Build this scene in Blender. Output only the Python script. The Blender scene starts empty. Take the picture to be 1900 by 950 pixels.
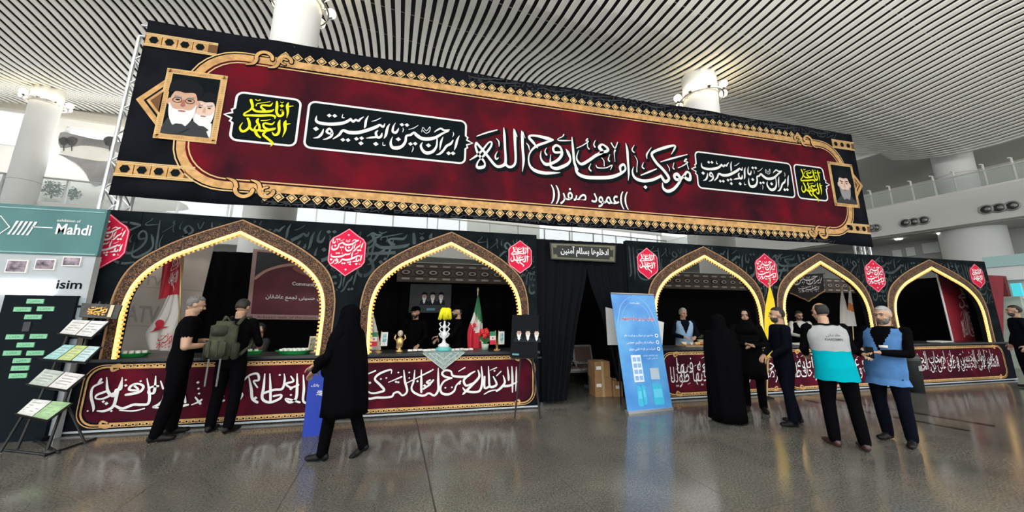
import bpy, bmesh, math, random
from mathutils import Vector, Matrix
from mathutils.bvhtree import BVHTree
random.seed(7)
SC = bpy.context.scene
COL = SC.collection
PI = math.pi

# ------------------------------------------------------------------ camera
FPX, PITCH, ROLL, YAW = 610.804, 0.17722853, 0.00500985, 0.21971308
CAM = Vector((0, -5.7734, 1.55))
_fw = Vector((math.sin(YAW)*math.cos(PITCH), math.cos(YAW)*math.cos(PITCH), math.sin(PITCH)))
_r = Vector((math.cos(YAW), -math.sin(YAW), 0)); _u = _r.cross(_fw)
_r2 = _r*math.cos(ROLL)+_u*math.sin(ROLL); _u2 = _u*math.cos(ROLL)-_r*math.sin(ROLL)
cd = bpy.data.cameras.new('camera'); cam = bpy.data.objects.new('camera', cd); COL.objects.link(cam)
cd.sensor_width = 36; cd.lens = FPX/1900*36; cd.clip_end = 300; cd.clip_start = .05
cam.matrix_world = Matrix(((_r2.x,_u2.x,-_fw.x,CAM.x),(_r2.y,_u2.y,-_fw.y,CAM.y),(_r2.z,_u2.z,-_fw.z,CAM.z),(0,0,0,1)))
SC.camera = cam
# ------------------------------------------------------------------ world, light, exposure
w = bpy.data.worlds.new('World'); SC.world = w; w.use_nodes = True
w.node_tree.nodes['Background'].inputs[0].default_value = (.93,.97,1,1)
w.node_tree.nodes['Background'].inputs[1].default_value = 1.6
vs = SC.view_settings; vs.view_transform = 'Standard'; vs.look = 'None'; vs.gamma = 1; vs.use_curve_mapping = False
vs.exposure = 0.0
def area(name, loc, target, sx, sy, power, color=(1,1,1)):
    l = bpy.data.lights.new(name, 'AREA'); l.shape = 'RECTANGLE'; l.size = sx; l.size_y = sy; l.energy = power; l.color = color
    o = bpy.data.objects.new(name, l); COL.objects.link(o); o.location = loc
    o.rotation_euler = (Vector(target)-Vector(loc)).to_track_quat('-Z','Y').to_euler(); return o
# unseen fill light added behind the camera, standing in for daylight from there
area('added_front_fill', (3,-24,5), (3,0,3.5), 46, 9, 1350, (1,.98,.95))

# two upward area lights, added only to brighten the slatted ceiling
area('added_ceiling_fill_front', (2,-12,6.35), (2,-12,12), 50, 5, 21000, (1,.97,.92))
area('added_ceiling_fill_back', (-3,14,7.9), (-3,14,12), 40, 1.5, 1300, (1,.98,.94))
def ray(x, y): return _fw + _r2*((x-950)/FPX) - _u2*((y-475)/FPX)
def A(x, y, Y=0.0):
    d = ray(x, y); return CAM + d*((Y-CAM.y)/d.y)
def G(x, y, z=0.0):
    d = ray(x, y); return CAM + d*((z-CAM.z)/d.z)
def AX(x, y, X):
    d = ray(x, y); return CAM + d*(X/d.x)

# ------------------------------------------------------------------ materials
MATS = {}
def mat(name, col, rough=.6, metal=0, emit=0, ecol=None, var=0, vscale=6, spec=.5, alpha=1, trans=0, bump=0, bscale=40, sheen=0):
    if name in MATS: return MATS[name]
    m = bpy.data.materials.new(name); m.use_nodes = True; nt = m.node_tree; b = nt.nodes['Principled BSDF']
    c = (*col, 1); b.inputs['Base Color'].default_value = c
    b.inputs['Roughness'].default_value = rough; b.inputs['Metallic'].default_value = metal
    b.inputs['Specular IOR Level'].default_value = spec
    if emit: b.inputs['Emission Color'].default_value = (*(ecol or col), 1); b.inputs['Emission Strength'].default_value = emit
    if alpha < 1: b.inputs['Alpha'].default_value = alpha
    if trans: b.inputs['Transmission Weight'].default_value = trans
    tc = nt.nodes.new('ShaderNodeTexCoord')
    if var:
        n = nt.nodes.new('ShaderNodeTexNoise'); n.inputs['Scale'].default_value = vscale; n.inputs['Detail'].default_value = 4
        r = nt.nodes.new('ShaderNodeValToRGB'); r.color_ramp.elements[0].position = .3; r.color_ramp.elements[1].position = .7
        r.color_ramp.elements[0].color = (*[max(0, v*(1-var)) for v in col], 1); r.color_ramp.elements[1].color = (*[min(1, v*(1+var)) for v in col], 1)
        nt.links.new(tc.outputs['Object'], n.inputs['Vector']); nt.links.new(n.outputs['Fac'], r.inputs['Fac']); nt.links.new(r.outputs['Color'], b.inputs['Base Color'])
    if bump:
        n2 = nt.nodes.new('ShaderNodeTexNoise'); n2.inputs['Scale'].default_value = bscale; n2.inputs['Detail'].default_value = 3
        bp = nt.nodes.new('ShaderNodeBump'); bp.inputs['Strength'].default_value = bump; bp.inputs['Distance'].default_value = .02
        nt.links.new(tc.outputs['Object'], n2.inputs['Vector']); nt.links.new(n2.outputs['Fac'], bp.inputs['Height']); nt.links.new(bp.outputs['Normal'], b.inputs['Normal'])
    MATS[name] = m; return m
def ramp_mat(name, tex, scale, stops, rough=.7, detail=4, dist=0, stretch=(1,1,1), coord='Object', spec=.5, rot=0):
    if name in MATS: return MATS[name]
    m = bpy.data.materials.new(name); m.use_nodes = True; nt = m.node_tree; b = nt.nodes['Principled BSDF']; b.inputs['Roughness'].default_value = rough
    b.inputs['Specular IOR Level'].default_value = spec
    tc = nt.nodes.new('ShaderNodeTexCoord'); mp = nt.nodes.new('ShaderNodeMapping'); mp.inputs['Scale'].default_value = stretch; mp.inputs['Rotation'].default_value = (0,0,rot)
    nt.links.new(tc.outputs[coord], mp.inputs['Vector'])
    if tex == 'noise':
        t = nt.nodes.new('ShaderNodeTexNoise'); t.inputs['Detail'].default_value = detail; t.inputs['Distortion'].default_value = dist; out = t.outputs['Fac']
    elif tex == 'voronoi':
        t = nt.nodes.new('ShaderNodeTexVoronoi'); t.feature = 'DISTANCE_TO_EDGE'; out = t.outputs['Distance']
    else:
        t = nt.nodes.new('ShaderNodeTexWave'); t.inputs['Distortion'].default_value = dist; t.inputs['Detail'].default_value = detail; out = t.outputs['Fac']
    t.inputs['Scale'].default_value = scale
    nt.links.new(mp.outputs['Vector'], t.inputs['Vector'])
    r = nt.nodes.new('ShaderNodeValToRGB'); e = r.color_ramp.elements
    while len(e) < len(stops): e.new(.5)
    for k, (pos, c) in enumerate(stops): e[k].position = pos; e[k].color = (*c, 1)
    nt.links.new(out, r.inputs['Fac']); nt.links.new(r.outputs['Color'], b.inputs['Base Color'])
    MATS[name] = m; return m

# ------------------------------------------------------------------ mesh helpers
class MB:
    def __init__(s): s.v = []; s.f = []; s.m = []
    def add(s, vs, fs, mi=0):
        o = len(s.v); s.v += [tuple(p) for p in vs]; s.f += [tuple(i+o for i in f) for f in fs]; s.m += [mi]*len(fs); return s
    def box(s, c, d, mi=0, rz=0, M=None):
        x, y, z = d[0]/2, d[1]/2, d[2]/2; pts = [Vector((a, b, e)) for a in (-x, x) for b in (-y, y) for e in (-z, z)]
        R = M if M is not None else Matrix.Rotation(rz, 3, 'Z'); pts = [R @ p + Vector(c) for p in pts]
        return s.add(pts, [(0,1,3,2),(4,6,7,5),(0,4,5,1),(2,3,7,6),(0,2,6,4),(1,5,7,3)], mi)
    def quad(s, a, b, c, d, mi=0): return s.add([a, b, c, d], [(0,1,2,3)], mi)
    def cyl(s, a, b, r0, r1=None, n=12, mi=0, cap=True):
        a = Vector(a); b = Vector(b); r1 = r0 if r1 is None else r1; d = (b-a).normalized()
        t = d.orthogonal().normalized(); q = d.cross(t); vs = []
        for p, r in ((a, r0), (b, r1)):
            for k in range(n):
                an = 2*PI*k/n; vs.append(p+(t*math.cos(an)+q*math.sin(an))*r)
        fs = [(k, (k+1) % n, n+(k+1) % n, n+k) for k in range(n)]
        if cap: fs += [tuple(range(n-1, -1, -1)), tuple(range(n, 2*n))]
        return s.add(vs, fs, mi)
    def ball(s, c, r, n=12, m=8, mi=0, M=None):
        c = Vector(c); r = (r, r, r) if not hasattr(r, '__len__') else r; vs = []
        for j in range(m+1):
            th = PI*j/m
            for k in range(n):
                p = Vector((r[0]*math.sin(th)*math.cos(2*PI*k/n), r[1]*math.sin(th)*math.sin(2*PI*k/n), r[2]*math.cos(th)))
                vs.append((M @ p if M is not None else p)+c)
        fs = [(j*n+k, (j+1)*n+k, (j+1)*n+(k+1) % n, j*n+(k+1) % n) for j in range(m) for k in range(n)]
        return s.add(vs, fs, mi)
    def lathe(s, c, prof, n=20, mi=0):
        c = Vector(c); vs = [c+Vector((r*math.cos(2*PI*k/n), r*math.sin(2*PI*k/n), z)) for r, z in prof for k in range(n)]
        fs = [(j*n+k, j*n+(k+1) % n, (j+1)*n+(k+1) % n, (j+1)*n+k) for j in range(len(prof)-1) for k in range(n)]
        return s.add(vs, fs, mi)
    def tube(s, pts, r, n=8, mi=0, closed=False):
        pts = [Vector(p) for p in pts]; N = len(pts); vs = []
        for i, p in enumerate(pts):
            a = pts[(i-1) % N] if closed else pts[max(0, i-1)]; b = pts[(i+1) % N] if closed else pts[min(N-1, i+1)]
            d = (b-a).normalized(); t = Vector((0,1,0)) if abs(d.y) < .9 else Vector((1,0,0))
            q = d.cross(t).normalized(); t = q.cross(d); rr = r[i] if hasattr(r, '__len__') else r
            for k in range(n): an = 2*PI*k/n; vs.append(p+(t*math.cos(an)+q*math.sin(an))*rr)
        L = N if closed else N-1
        fs = [((i % N)*n+k, (i % N)*n+(k+1) % n, ((i+1) % N)*n+(k+1) % n, ((i+1) % N)*n+k) for i in range(L) for k in range(n)]
        if not closed: fs += [tuple(range(n-1, -1, -1)), tuple(range((N-1)*n, N*n))]
        return s.add(vs, fs, mi)
    def prism(s, poly, y0, y1, mi=0):     # polygon in X,Z between two depths
        n = len(poly); vs = [(x, y0, z) for x, z in poly]+[(x, y1, z) for x, z in poly]
        return s.add(vs, [tuple(range(n)), tuple(range(2*n-1, n-1, -1))]+[(k, n+k, n+(k+1) % n, (k+1) % n) for k in range(n)], mi)
    def loft(s, rings, mi=0, cap=True):
        n = len(rings[0]); vs = [p for r in rings for p in r]
        fs = [(j*n+k, j*n+(k+1) % n, (j+1)*n+(k+1) % n, (j+1)*n+k) for j in range(len(rings)-1) for k in range(n)]
        if cap: fs += [tuple(range(n-1, -1, -1)), tuple(range((len(rings)-1)*n, len(rings)*n))]
        return s.add(vs, fs, mi)
    def build(s, name, mats, parent=None, smooth=False, loc=None):
        me = bpy.data.meshes.new(name); me.from_pydata(s.v, [], s.f)
        mats = mats if isinstance(mats, (list, tuple)) else [mats]
        for m in mats: me.materials.append(m)
        if len(mats) > 1: me.polygons.foreach_set('material_index', s.m)
        if smooth: me.polygons.foreach_set('use_smooth', [True]*len(s.f))
        me.update(); o = bpy.data.objects.new(name, me); COL.objects.link(o)
        if parent: o.parent = parent
        if loc: o.location = loc
        return o
def tag(o, label=None, cat=None, group=None, kind=None):
    if label: o['label'] = label
    if cat: o['category'] = cat
    if group: o['group'] = group
    if kind: o['kind'] = kind
    return o
def thing(name, label, cat, loc=(0,0,0), rz=0, group=None, kind=None):
    o = bpy.data.objects.new(name, None); COL.objects.link(o); o.location = loc; o.rotation_euler = (0,0,rz); o.empty_display_size = .1
    return tag(o, label, cat, group, kind)
def copy_tree(o, parent=None):
    c = o.copy(); COL.objects.link(c); c.parent = parent
    for ch in list(o.children): copy_tree(ch, c)
    return c
def cr(pts, n=6, closed=False):         # Catmull-Rom, any dimension
    P = [tuple(p) for p in pts]; N = len(P); out = []
    if N < 3 and not closed:
        return [tuple(a+(b-a)*k/n for a, b in zip(P[0], P[1])) for k in range(n+1)]
    L = N if closed else N-1
    for i in range(L):
        g = (lambda j: P[j % N]) if closed else (lambda j: P[max(0, min(N-1, j))])
        p0, p1, p2, p3 = g(i-1), g(i), g(i+1), g(i+2)
        for k in range(n):
            t = k/n; out.append(tuple(.5*(2*b+(c-a)*t+(2*a-5*b+4*c-d)*t*t+(3*b-a-3*c+d)*t**3) for a, b, c, d in zip(p0, p1, p2, p3)))
    if not closed: out.append(P[-1])
    return out
# ------------------------------------------------------------------ calligraphy (strokes: x,y,width in tracing units)
def parse(txt, ox, oy, sc, Y=0.0):
    out = []
    for st in txt.replace('\n', ' ').split(';'):
        pts = [tuple(float(v) for v in q.split(',')) for q in st.split()]
        if not pts: continue
        r = []
        for x, y, wd in pts:
            px, py = ox+x/sc, oy+y/sc; P = A(px, py, Y); Q = A(px+.5, py+.5, Y); k = ((abs(Q.x-P.x)+abs(Q.z-P.z)))
            r.append((P.x, P.z, wd/sc*k))
        out.append(r)
    return out
def ink(mb, strokes, y, mi=0, dx=0, dz=0, grow=0, test=None, wmul=1, sub=5, dotk=1.0):
    y_base = y
    for si, st in enumerate(strokes):
        y = y_base-.00018*si
        if len(st) == 1:
            x, z, r = st[0]; r = r*.62*wmul*dotk+grow; x += dx; z += dz
            if test and not test(x, z): continue
            mb.add([(x-r, y, z), (x, y, z-r*.9), (x+r, y, z), (x, y, z+r*.9)], [(0,1,2,3)], mi); continue
        p = cr(st, sub); n = len(p); L = []; R = []
        for i in range(n):
            a = p[max(0, i-1)]; b = p[min(n-1, i+1)]; tx, tz = b[0]-a[0], b[1]-a[1]; l = math.hypot(tx, tz) or 1
            h = max(.001, p[i][2]*wmul)*.5+grow; nx, nz = -tz/l*h, tx/l*h
            ex = ez = 0
            if grow and i in (0, n-1): s = -1 if i == 0 else 1; ex, ez = s*tx/l*grow, s*tz/l*grow
            L.append((p[i][0]+dx+nx+ex, y, p[i][1]+dz+nz+ez)); R.append((p[i][0]+dx-nx+ex, y, p[i][1]+dz-nz+ez))
        if test:
            for i in range(n-1):
                if all(test(q[0], q[2]) for q in (L[i], R[i], L[i+1], R[i+1])): mb.add([L[i], R[i], R[i+1], L[i+1]], [(0,1,2,3)], mi)
        else:
            mb.add(L+R, [(i, n+i, n+i+1, i+1) for i in range(n-1)], mi)
            for i in range(0, n, sub):     # round joints
                rr = max(.001, p[i][2]*wmul)*.5+grow
                mb.add([(p[i][0]+dx+rr*math.cos(2*PI*k/8), y+.00009, p[i][1]+dz+rr*math.sin(2*PI*k/8)) for k in range(8)], [tuple(range(8))], mi)
def bounds(sts):
    xs = [q[0] for s in sts for q in s]; zs = [q[1] for s in sts for q in s]; return min(xs), max(xs), min(zs), max(zs)
def fit(sts, x0, x1, z0, z1, wk=1.0):
    a, b, c, d = bounds(sts); sx, sz = (x1-x0)/(b-a), (z1-z0)/(d-c); k = math.sqrt(abs(sx*sz))*wk
    return [[(x0+(x-a)*sx, z0+(z-c)*sz, wd*k) for x, z, wd in s] for s in sts]

T_A = """165,215,14 320,160,30 490,115,20;595,80,15 605,200,45 615,400,40 625,600,45 600,670,55 510,700,50 440,660,50 330,520,45 240,410,45 160,320,40;
160,320,40 145,380,35 190,500,45 270,600,40 295,660,30 270,705,55 190,715,60 165,680,35 200,600,25 300,500,40 390,380,35 400,310,30 350,320,25 260,430,35 170,520,40 55,595,15;
755,100,15 770,180,55 775,350,45 785,560,40 770,660,40 710,705,45 650,690,45 625,640,30;770,120,20 810,220,8;880,130,15 890,220,50 895,400,45 910,600,45 890,780,8;900,150,20 935,245,8;
475,250,10 515,300,25 520,380,10;495,455,8 460,530,25 475,580,35 510,560,15;955,325,10 990,370,25 1005,440,8;
1380,270,25 1290,250,65 1150,215,45 1030,205,40 1000,240,45 1060,310,50 1130,400,20;1380,275,30 1250,320,45 1120,370,45 1030,450,30 990,560,25 1010,680,40 1090,760,60 1230,800,60 1370,800,45 1495,795,8;
1500,470,40 1410,470,45 1380,410,40 1430,360,45 1500,400,40 1520,500,50 1460,590,50 1350,650,50 1260,660,60 1200,600,35 1180,530,25 1190,450,8;
1585,420,12 1620,480,55 1655,580,35 1620,650,50 1530,700,60 1430,730,60 1350,700,45 1335,620,25 1340,510,10;1275,400,8 1250,460,22 1275,510,35;
1550,190,25 1530,220,15 1460,255,15 1470,280,25 1560,285,25 1670,285,12;1680,230,15 1690,350,40 1705,500,45 1720,640,45 1765,745,45"""
T_B = """10,500,35 15,560,38 50,620,50 150,660,55 320,668,55 480,660,55 600,620,45 680,560,30 660,490,35 610,520,40 620,590,30;
330,330,30 430,310,45 440,270,40 370,220,30 330,260,50 370,320,50 280,370,45 180,440,45 90,485,45 35,440,30 25,380,18 50,300,8;
170,145,25 150,170,18 180,180,18 110,230,15 25,270,12;170,190,10 170,250,15 190,280,25;275,165,8 255,220,20 270,255,25;490,200,20 540,270,20 575,190,15;540,300,30 530,340,15 540,450,8;
470,355,8 450,420,20 465,445,25;360,400,10 390,440,15 395,510,12;285,500,12 310,535,18 420,535,15 500,500,15 480,560,8;215,480,8 190,540,20 215,575,25;
685,205,10 705,300,40 715,450,35 725,600,30 718,705,8;800,230,8 770,290,20 795,325,22;805,370,8 840,440,15 835,530,12 835,590,18;925,460,8 905,520,20 930,545,22;
790,520,8 775,590,25 810,670,45 910,710,50 1030,700,45 1130,660,40 1160,640,35;950,795,55;890,635,15 1000,590,28 1100,550,15;
1300,350,10 1350,260,30 1330,235,30 1220,260,45 1080,310,40 1035,360,40 1100,470,45 1180,550,45 1250,640,45 1265,690,40 1215,720,50 1165,650,40;
1155,455,12 1320,405,28 1515,355,12;1030,260,8 970,350,25 970,410,12;1180,740,15 1190,810,40 1250,850,50 1330,820,45 1400,740,40 1420,680,45 1380,620,50 1340,640,45 1360,690,45 1420,690,40;
1420,690,40 1470,640,40 1510,590,35 1550,620,35 1550,690,50 1500,680,50 1470,640,40;1500,420,30 1470,450,12 1520,460,18 1450,510,15 1390,535,10;1510,480,8 1530,550,18;1335,465,8 1320,530,18 1335,550,22;1240,490,8 1270,540,15 1275,580,8"""
T_C = """135,260,10 125,330,45 180,370,60 330,390,65 500,380,65 600,350,55 660,310,45;660,310,45 700,350,45 740,320,40 780,340,40 810,310,35 860,275,12;330,255,70;415,260,70;540,235,8 530,285,20 560,290,20;
935,260,10 900,330,40 885,420,40 870,450,10;1190,380,12 1160,430,45 1110,400,40 1060,430,60 930,480,65 780,520,70 640,520,70 540,490,50 480,560,45 390,620,20;985,345,10 1050,330,18 1130,290,10;
540,635,70;620,640,70;750,620,70;830,610,70;820,690,75;370,500,40 330,460,40 290,510,45 340,540,40 375,520,40 360,580,45 290,620,30 235,630,10;125,465,85;240,470,15 215,540,45 160,595,40 85,610,10;
1265,385,10 1230,450,45 1205,560,45 1175,615,8;1145,530,15 1130,580,45 1080,600,45 1050,530,45 1080,490,20;1080,590,40 980,600,40 900,610,10;1050,700,80;1160,670,8 1160,720,18 1195,720,18"""
T_D = """215,225,10 180,290,35 170,370,50 220,390,55 260,340,30 265,310,10;325,255,75;410,260,75;340,305,8 350,340,18 335,385,8;440,335,10 520,315,18 600,265,10;
165,465,10 135,560,45 160,640,65 240,655,80 330,620,60 385,540,50 400,450,45 470,430,50 530,390,45 570,430,70 660,490,75 780,500,75 900,470,60 1000,410,45 1110,360,35;1130,340,15 1040,350,40 980,320,40 900,360,25 875,385,8;
265,505,85;470,585,75;550,580,75;510,630,10 515,670,18 490,725,8;660,380,12 680,300,12 740,360,15 800,290,12 790,370,15 730,400,15 680,350,12;
920,500,25 910,620,40 850,710,60 750,740,75 680,700,60 645,620,45 670,560,15;775,610,85;1020,465,12 985,560,45 965,690,10;1190,520,20 1150,580,50 1080,620,50 1030,690,45 970,750,45 905,770,10;
1115,745,80;1190,745,80;1295,445,12 1260,520,45 1235,620,45 1210,690,8;1190,380,10 1200,420,20 1180,465,8"""
T_E = """1040,130,20 1020,190,60 1030,300,50 1010,420,10;1060,200,35 1140,190,8;820,110,40 820,200,60 815,310,55 860,380,60 930,360,50 930,290,45 900,270,40 960,310,10;915,190,75;890,115,12 920,135,14 945,115,12;
320,80,60 350,200,55 300,270,35 200,330,40 200,370,45 300,370,50 500,375,60 700,370,50 780,390,50 780,430,20;350,240,55 420,290,55 560,300,60 700,290,60 760,260,20;740,130,10 690,185,45 600,180,45 530,180,35 520,220,50 580,270,55;
420,190,25 440,150,20 560,130,20 690,110,12;410,70,20 450,90,20 500,75,20;995,470,20 975,530,70 980,650,50 930,780,10;1000,540,40 1085,530,8;880,460,20 860,540,60 865,660,55 830,730,60 770,740,50 730,690,20;
780,490,10 720,540,45 600,520,45 560,540,40 580,600,55 660,640,60 760,630,60 800,610,15;520,470,20 620,465,18 700,450,10;460,440,40 440,490,60 480,560,50 480,640,50 400,660,60 400,600,30 450,540,20;
400,660,60 440,740,60 500,790,40;500,660,60 600,665,55 700,650,50;160,510,15 110,600,35 150,670,60 220,660,55 290,590,55 290,500,55 260,430,50;300,600,50 350,650,50 420,660,50;600,690,40 560,740,50 640,810,55 740,900,50 700,960,10"""
T_G = """1580,210,8 1580,300,20 1575,430,8;1540,205,10 1545,320,28 1545,440,12;1500,210,10 1510,300,26 1510,330,20;1590,345,12 1520,380,26 1460,385,26;1460,290,12 1475,350,26 1440,400,28 1400,430,20;1440,250,14 1400,290,14;
1370,300,14 1400,370,26 1340,390,26 1330,300,22 1325,205,10;1330,390,24 1290,400,24 1290,300,22;1260,205,10 1270,330,26 1250,420,26 1200,440,24 1120,430,24 1090,400,12;1285,460,10 1340,430,16 1400,420,10;
1230,240,12 1240,300,28 1180,370,28 1110,440,26 1090,460,14;1200,250,14 1150,280,24 1100,330,26 1120,380,24 1180,360,20;1150,290,14 1080,300,26 1000,290,24 980,250,20 930,240,24 900,270,22 930,300,24 990,310,18;
990,310,18 920,340,22 885,400,22 900,450,26 960,460,26 1010,430,22 1030,380,18 1070,340,20;865,220,10 865,330,26 865,420,26 830,470,24 780,450,22 740,470,24 700,470,24 640,440,24 620,400,20 640,340,22 650,240,10;
710,235,10 710,340,26 710,440,24;820,330,20 790,360,26 760,350,22 790,330,20;790,370,22 730,410,22;
550,240,10 560,340,26 580,430,24 540,470,20 500,440,22 460,450,22 440,480,24 370,490,24 300,490,26 230,500,24 180,470,18 200,430,16 260,450,20 330,440,24 370,420,26 330,370,26 285,320,24 330,270,26 430,235,18 435,270,8;
170,295,10 290,245,18;410,350,10 530,300,18;570,360,10 800,245,18;1050,250,8 1110,215,14;1340,240,8 1400,215,14;215,345,28;240,355,28;480,345,28;500,350,25;740,380,30;675,340,25;1060,360,28;340,320,22;390,310,20;500,260,20;600,260,20;815,235,20;1380,245,22;175,410,22;930,400,20;990,395,20;600,310,18;
60,480,14 120,500,22 170,480,18;100,300,10 110,400,24 90,470,22;40,240,10 45,360,24 40,470,22;"""
T_H = """300,285,24 280,320,22 310,310,20;290,320,20 235,350,20 220,420,24 240,510,24 235,545,8;345,270,10 355,380,28 400,420,26 420,370,20 460,360,24 470,270,8;350,380,22 270,410,22 260,440,14 320,440,20 400,400,26;
470,280,8 430,400,28 400,500,28 330,540,24 270,540,12;400,490,20 470,520,26 560,490,26 620,490,26 680,480,26 690,400,24 670,280,10;500,410,22 560,400,28 620,380,26 640,340,22 590,320,20 540,340,24 530,370,22 600,370,20 560,330,18;
740,260,10 730,380,28 700,400,20 680,390,18 700,350,20 760,340,20;840,260,10 820,370,28 800,450,26 760,490,26 720,510,18 800,515,16;780,300,12 800,360,18;450,535,10 560,540,14 650,520,12;500,335,26;500,290,20;620,300,20;345,480,30;320,465,25;385,540,20;195,540,16;
900,260,10 905,380,26 890,470,24 930,500,24 1000,490,22;1080,310,26;1085,360,22;1090,400,22;1030,490,10 1080,470,18 1110,450,20;1060,430,14 1100,480,24;1250,370,40;1215,480,10 1290,455,22;1225,440,10 1285,420,18;960,270,10 965,380,24 980,470,22;
1430,240,20;1450,230,20;1400,370,12 1440,410,18 1400,470,12;1440,300,18 1500,250,20 1560,240,22 1570,290,22 1530,300,18 1560,350,14;1490,260,10 1510,360,26 1520,440,26 1560,470,24;
1620,240,10 1610,350,26 1600,440,26 1660,470,24 1740,440,24 1750,410,20 1690,420,20;1660,240,10 1665,360,24 1665,460,22;1600,400,22 1690,370,24 1760,360,24 1780,290,20 1775,240,8;
1830,260,12 1850,300,20 1790,320,20 1830,350,18 1890,330,20;1880,240,10 1880,350,26 1870,440,26 1820,470,24 1790,440,18 1900,470,20;1545,435,30;1830,360,28;1740,250,20;1830,410,20;1930,250,10 1935,360,24 1930,460,22 1980,480,20"""
TITLE = parse(T_A, 865, 230, 8.636)+parse(T_B, 1065, 240, 7.309)
PHRASE_L1 = parse(T_C, 570, 185, 8.2625); PHRASE_L2 = parse(T_D, 710, 205, 9.05)
PHRASE = PHRASE_L1+PHRASE_L2
OATH = parse(T_E, 440, 180, 10.558)
PRAISE_R = parse(T_G, 640, 640, 5.0); PRAISE_L = parse(T_H, 130, 640, 4.4186)

# printed words set in type (joined Arabic forms, right to left)
AR = {'ا':(0xFE8D,0),'آ':(0xFE81,0),'ب':(0xFE8F,1),'پ':(0xFB56,1),'ت':(0xFE95,1),'ة':(0xFE93,0),'ث':(0xFE99,1),'ج':(0xFE9D,1),'چ':(0xFB7A,1),'ح':(0xFEA1,1),'خ':(0xFEA5,1),'د':(0xFEA9,0),'ذ':(0xFEAB,0),'ر':(0xFEAD,0),'ز':(0xFEAF,0),'س':(0xFEB1,1),'ش':(0xFEB5,1),'ص':(0xFEB9,1),'ض':(0xFEBD,1),'ط':(0xFEC1,1),'ع':(0xFEC9,1),'غ':(0xFECD,1),'ف':(0xFED1,1),'ق':(0xFED5,1),'ک':(0xFB8E,1),'گ':(0xFB92,1),'ل':(0xFEDD,1),'م':(0xFEE1,1),'ن':(0xFEE5,1),'ه':(0xFEE9,1),'و':(0xFEED,0),'ی':(0xFBFC,1)}
def shape(t):
    out = []
    for wd in t.split(' '):
        g = []
        for i, c in enumerate(wd):
            if c not in AR: g.append(c); continue
            base, dual = AR[c]; pj = i > 0 and wd[i-1] in AR and AR[wd[i-1]][1]; nj = dual and i+1 < len(wd) and wd[i+1] in AR
            g.append(chr(base+(3 if pj and nj else 2 if nj else 1 if pj else 0)))
        out.append(''.join(reversed(g)))
    return ' '.join(reversed(out))
_tx = {}
def glyphs(text, bold=.0, arabic=True):
    k = (text, bold)
    if k in _tx: return _tx[k]
    c = bpy.data.curves.new('t', 'FONT'); c.body = shape(text) if arabic else text; c.offset = bold; c.resolution_u = 3
    o = bpy.data.objects.new('t', c); COL.objects.link(o); dg = bpy.context.evaluated_depsgraph_get(); dg.update()
    me = o.evaluated_get(dg).to_mesh(); vs = [tuple(v.co) for v in me.vertices]; fs = [tuple(p.vertices) for p in me.polygons]
    o.evaluated_get(dg).to_mesh_clear(); bpy.data.objects.remove(o); bpy.data.curves.remove(c)
    _tx[k] = (vs, fs); return _tx[k]
def words(mb, text, x0, x1, z0, z1, y, mi=0, bold=0.0, arabic=True, F=None):
    vs, fs = glyphs(text, bold, arabic); xs = [v[0] for v in vs]; ys = [v[1] for v in vs]; a, b, c, d = min(xs), max(xs), min(ys), max(ys)
    P = [(x0+(v[0]-a)/(b-a)*(x1-x0), y, z0+(v[1]-c)/(d-c)*(z1-z0)) for v in vs]
    if F: P = [F(p) for p in P]
    mb.add(P, fs, mi)
# ------------------------------------------------------------------ structure: floor
granite = None
def make_granite():
    m = bpy.data.materials.new('polished_granite'); m.use_nodes = True; nt = m.node_tree; b = nt.nodes['Principled BSDF']
    tc = nt.nodes.new('ShaderNodeTexCoord'); geo = nt.nodes.new('ShaderNodeNewGeometry')
    n1 = nt.nodes.new('ShaderNodeTexNoise'); n1.inputs['Scale'].default_value = 60; n1.inputs['Detail'].default_value = 6
    n2 = nt.nodes.new('ShaderNodeTexNoise'); n2.inputs['Scale'].default_value = .9; n2.inputs['Detail'].default_value = 5; n2.inputs['Distortion'].default_value = .8
    r1 = nt.nodes.new('ShaderNodeValToRGB'); r1.color_ramp.elements[0].position = .35; r1.color_ramp.elements[1].position = .7
    r1.color_ramp.elements[0].color = (.080,.080,.073,1); r1.color_ramp.elements[1].color = (.19,.186,.172,1)
    r2 = nt.nodes.new('ShaderNodeValToRGB'); r2.color_ramp.elements[0].position = .35; r2.color_ramp.elements[1].position = .68
    r2.color_ramp.elements[0].color = (.72,.72,.72,1); r2.color_ramp.elements[1].color = (1.15,1.12,1.06,1)
    mx = nt.nodes.new('ShaderNodeMixRGB'); mx.blend_type = 'MULTIPLY'; mx.inputs[0].default_value = 1
    nt.links.new(geo.outputs['Position'], n1.inputs['Vector']); nt.links.new(geo.outputs['Position'], n2.inputs['Vector'])
    nt.links.new(n1.outputs['Fac'], r1.inputs['Fac']); nt.links.new(n2.outputs['Fac'], r2.inputs['Fac'])
    nt.links.new(r1.outputs['Color'], mx.inputs[1]); nt.links.new(r2.outputs['Color'], mx.inputs[2]); nt.links.new(mx.outputs['Color'], b.inputs['Base Color'])
    b.inputs['Roughness'].default_value = .13; b.inputs['Specular IOR Level'].default_value = .55
    rr = nt.nodes.new('ShaderNodeMapRange'); rr.inputs['To Min'].default_value = .08; rr.inputs['To Max'].default_value = .2
    nt.links.new(n2.outputs['Fac'], rr.inputs['Value']); nt.links.new(rr.outputs['Result'], b.inputs['Roughness'])
    return m
granite = make_granite()
grout = mat('dark_grout', (.03,.028,.025), .5)
HD = -0.128; EU = Vector((math.sin(HD), math.cos(HD), 0)); EV = Vector((math.cos(HD), -math.sin(HD), 0))     # the building's own grid
fl = MB().box((0, 0, -.1), (90, 90, .192), 0).build('floor', granite); tag(fl, 'polished grey brown granite floor of the hall', kind='structure')
tm = None
sz = 1.2
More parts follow.
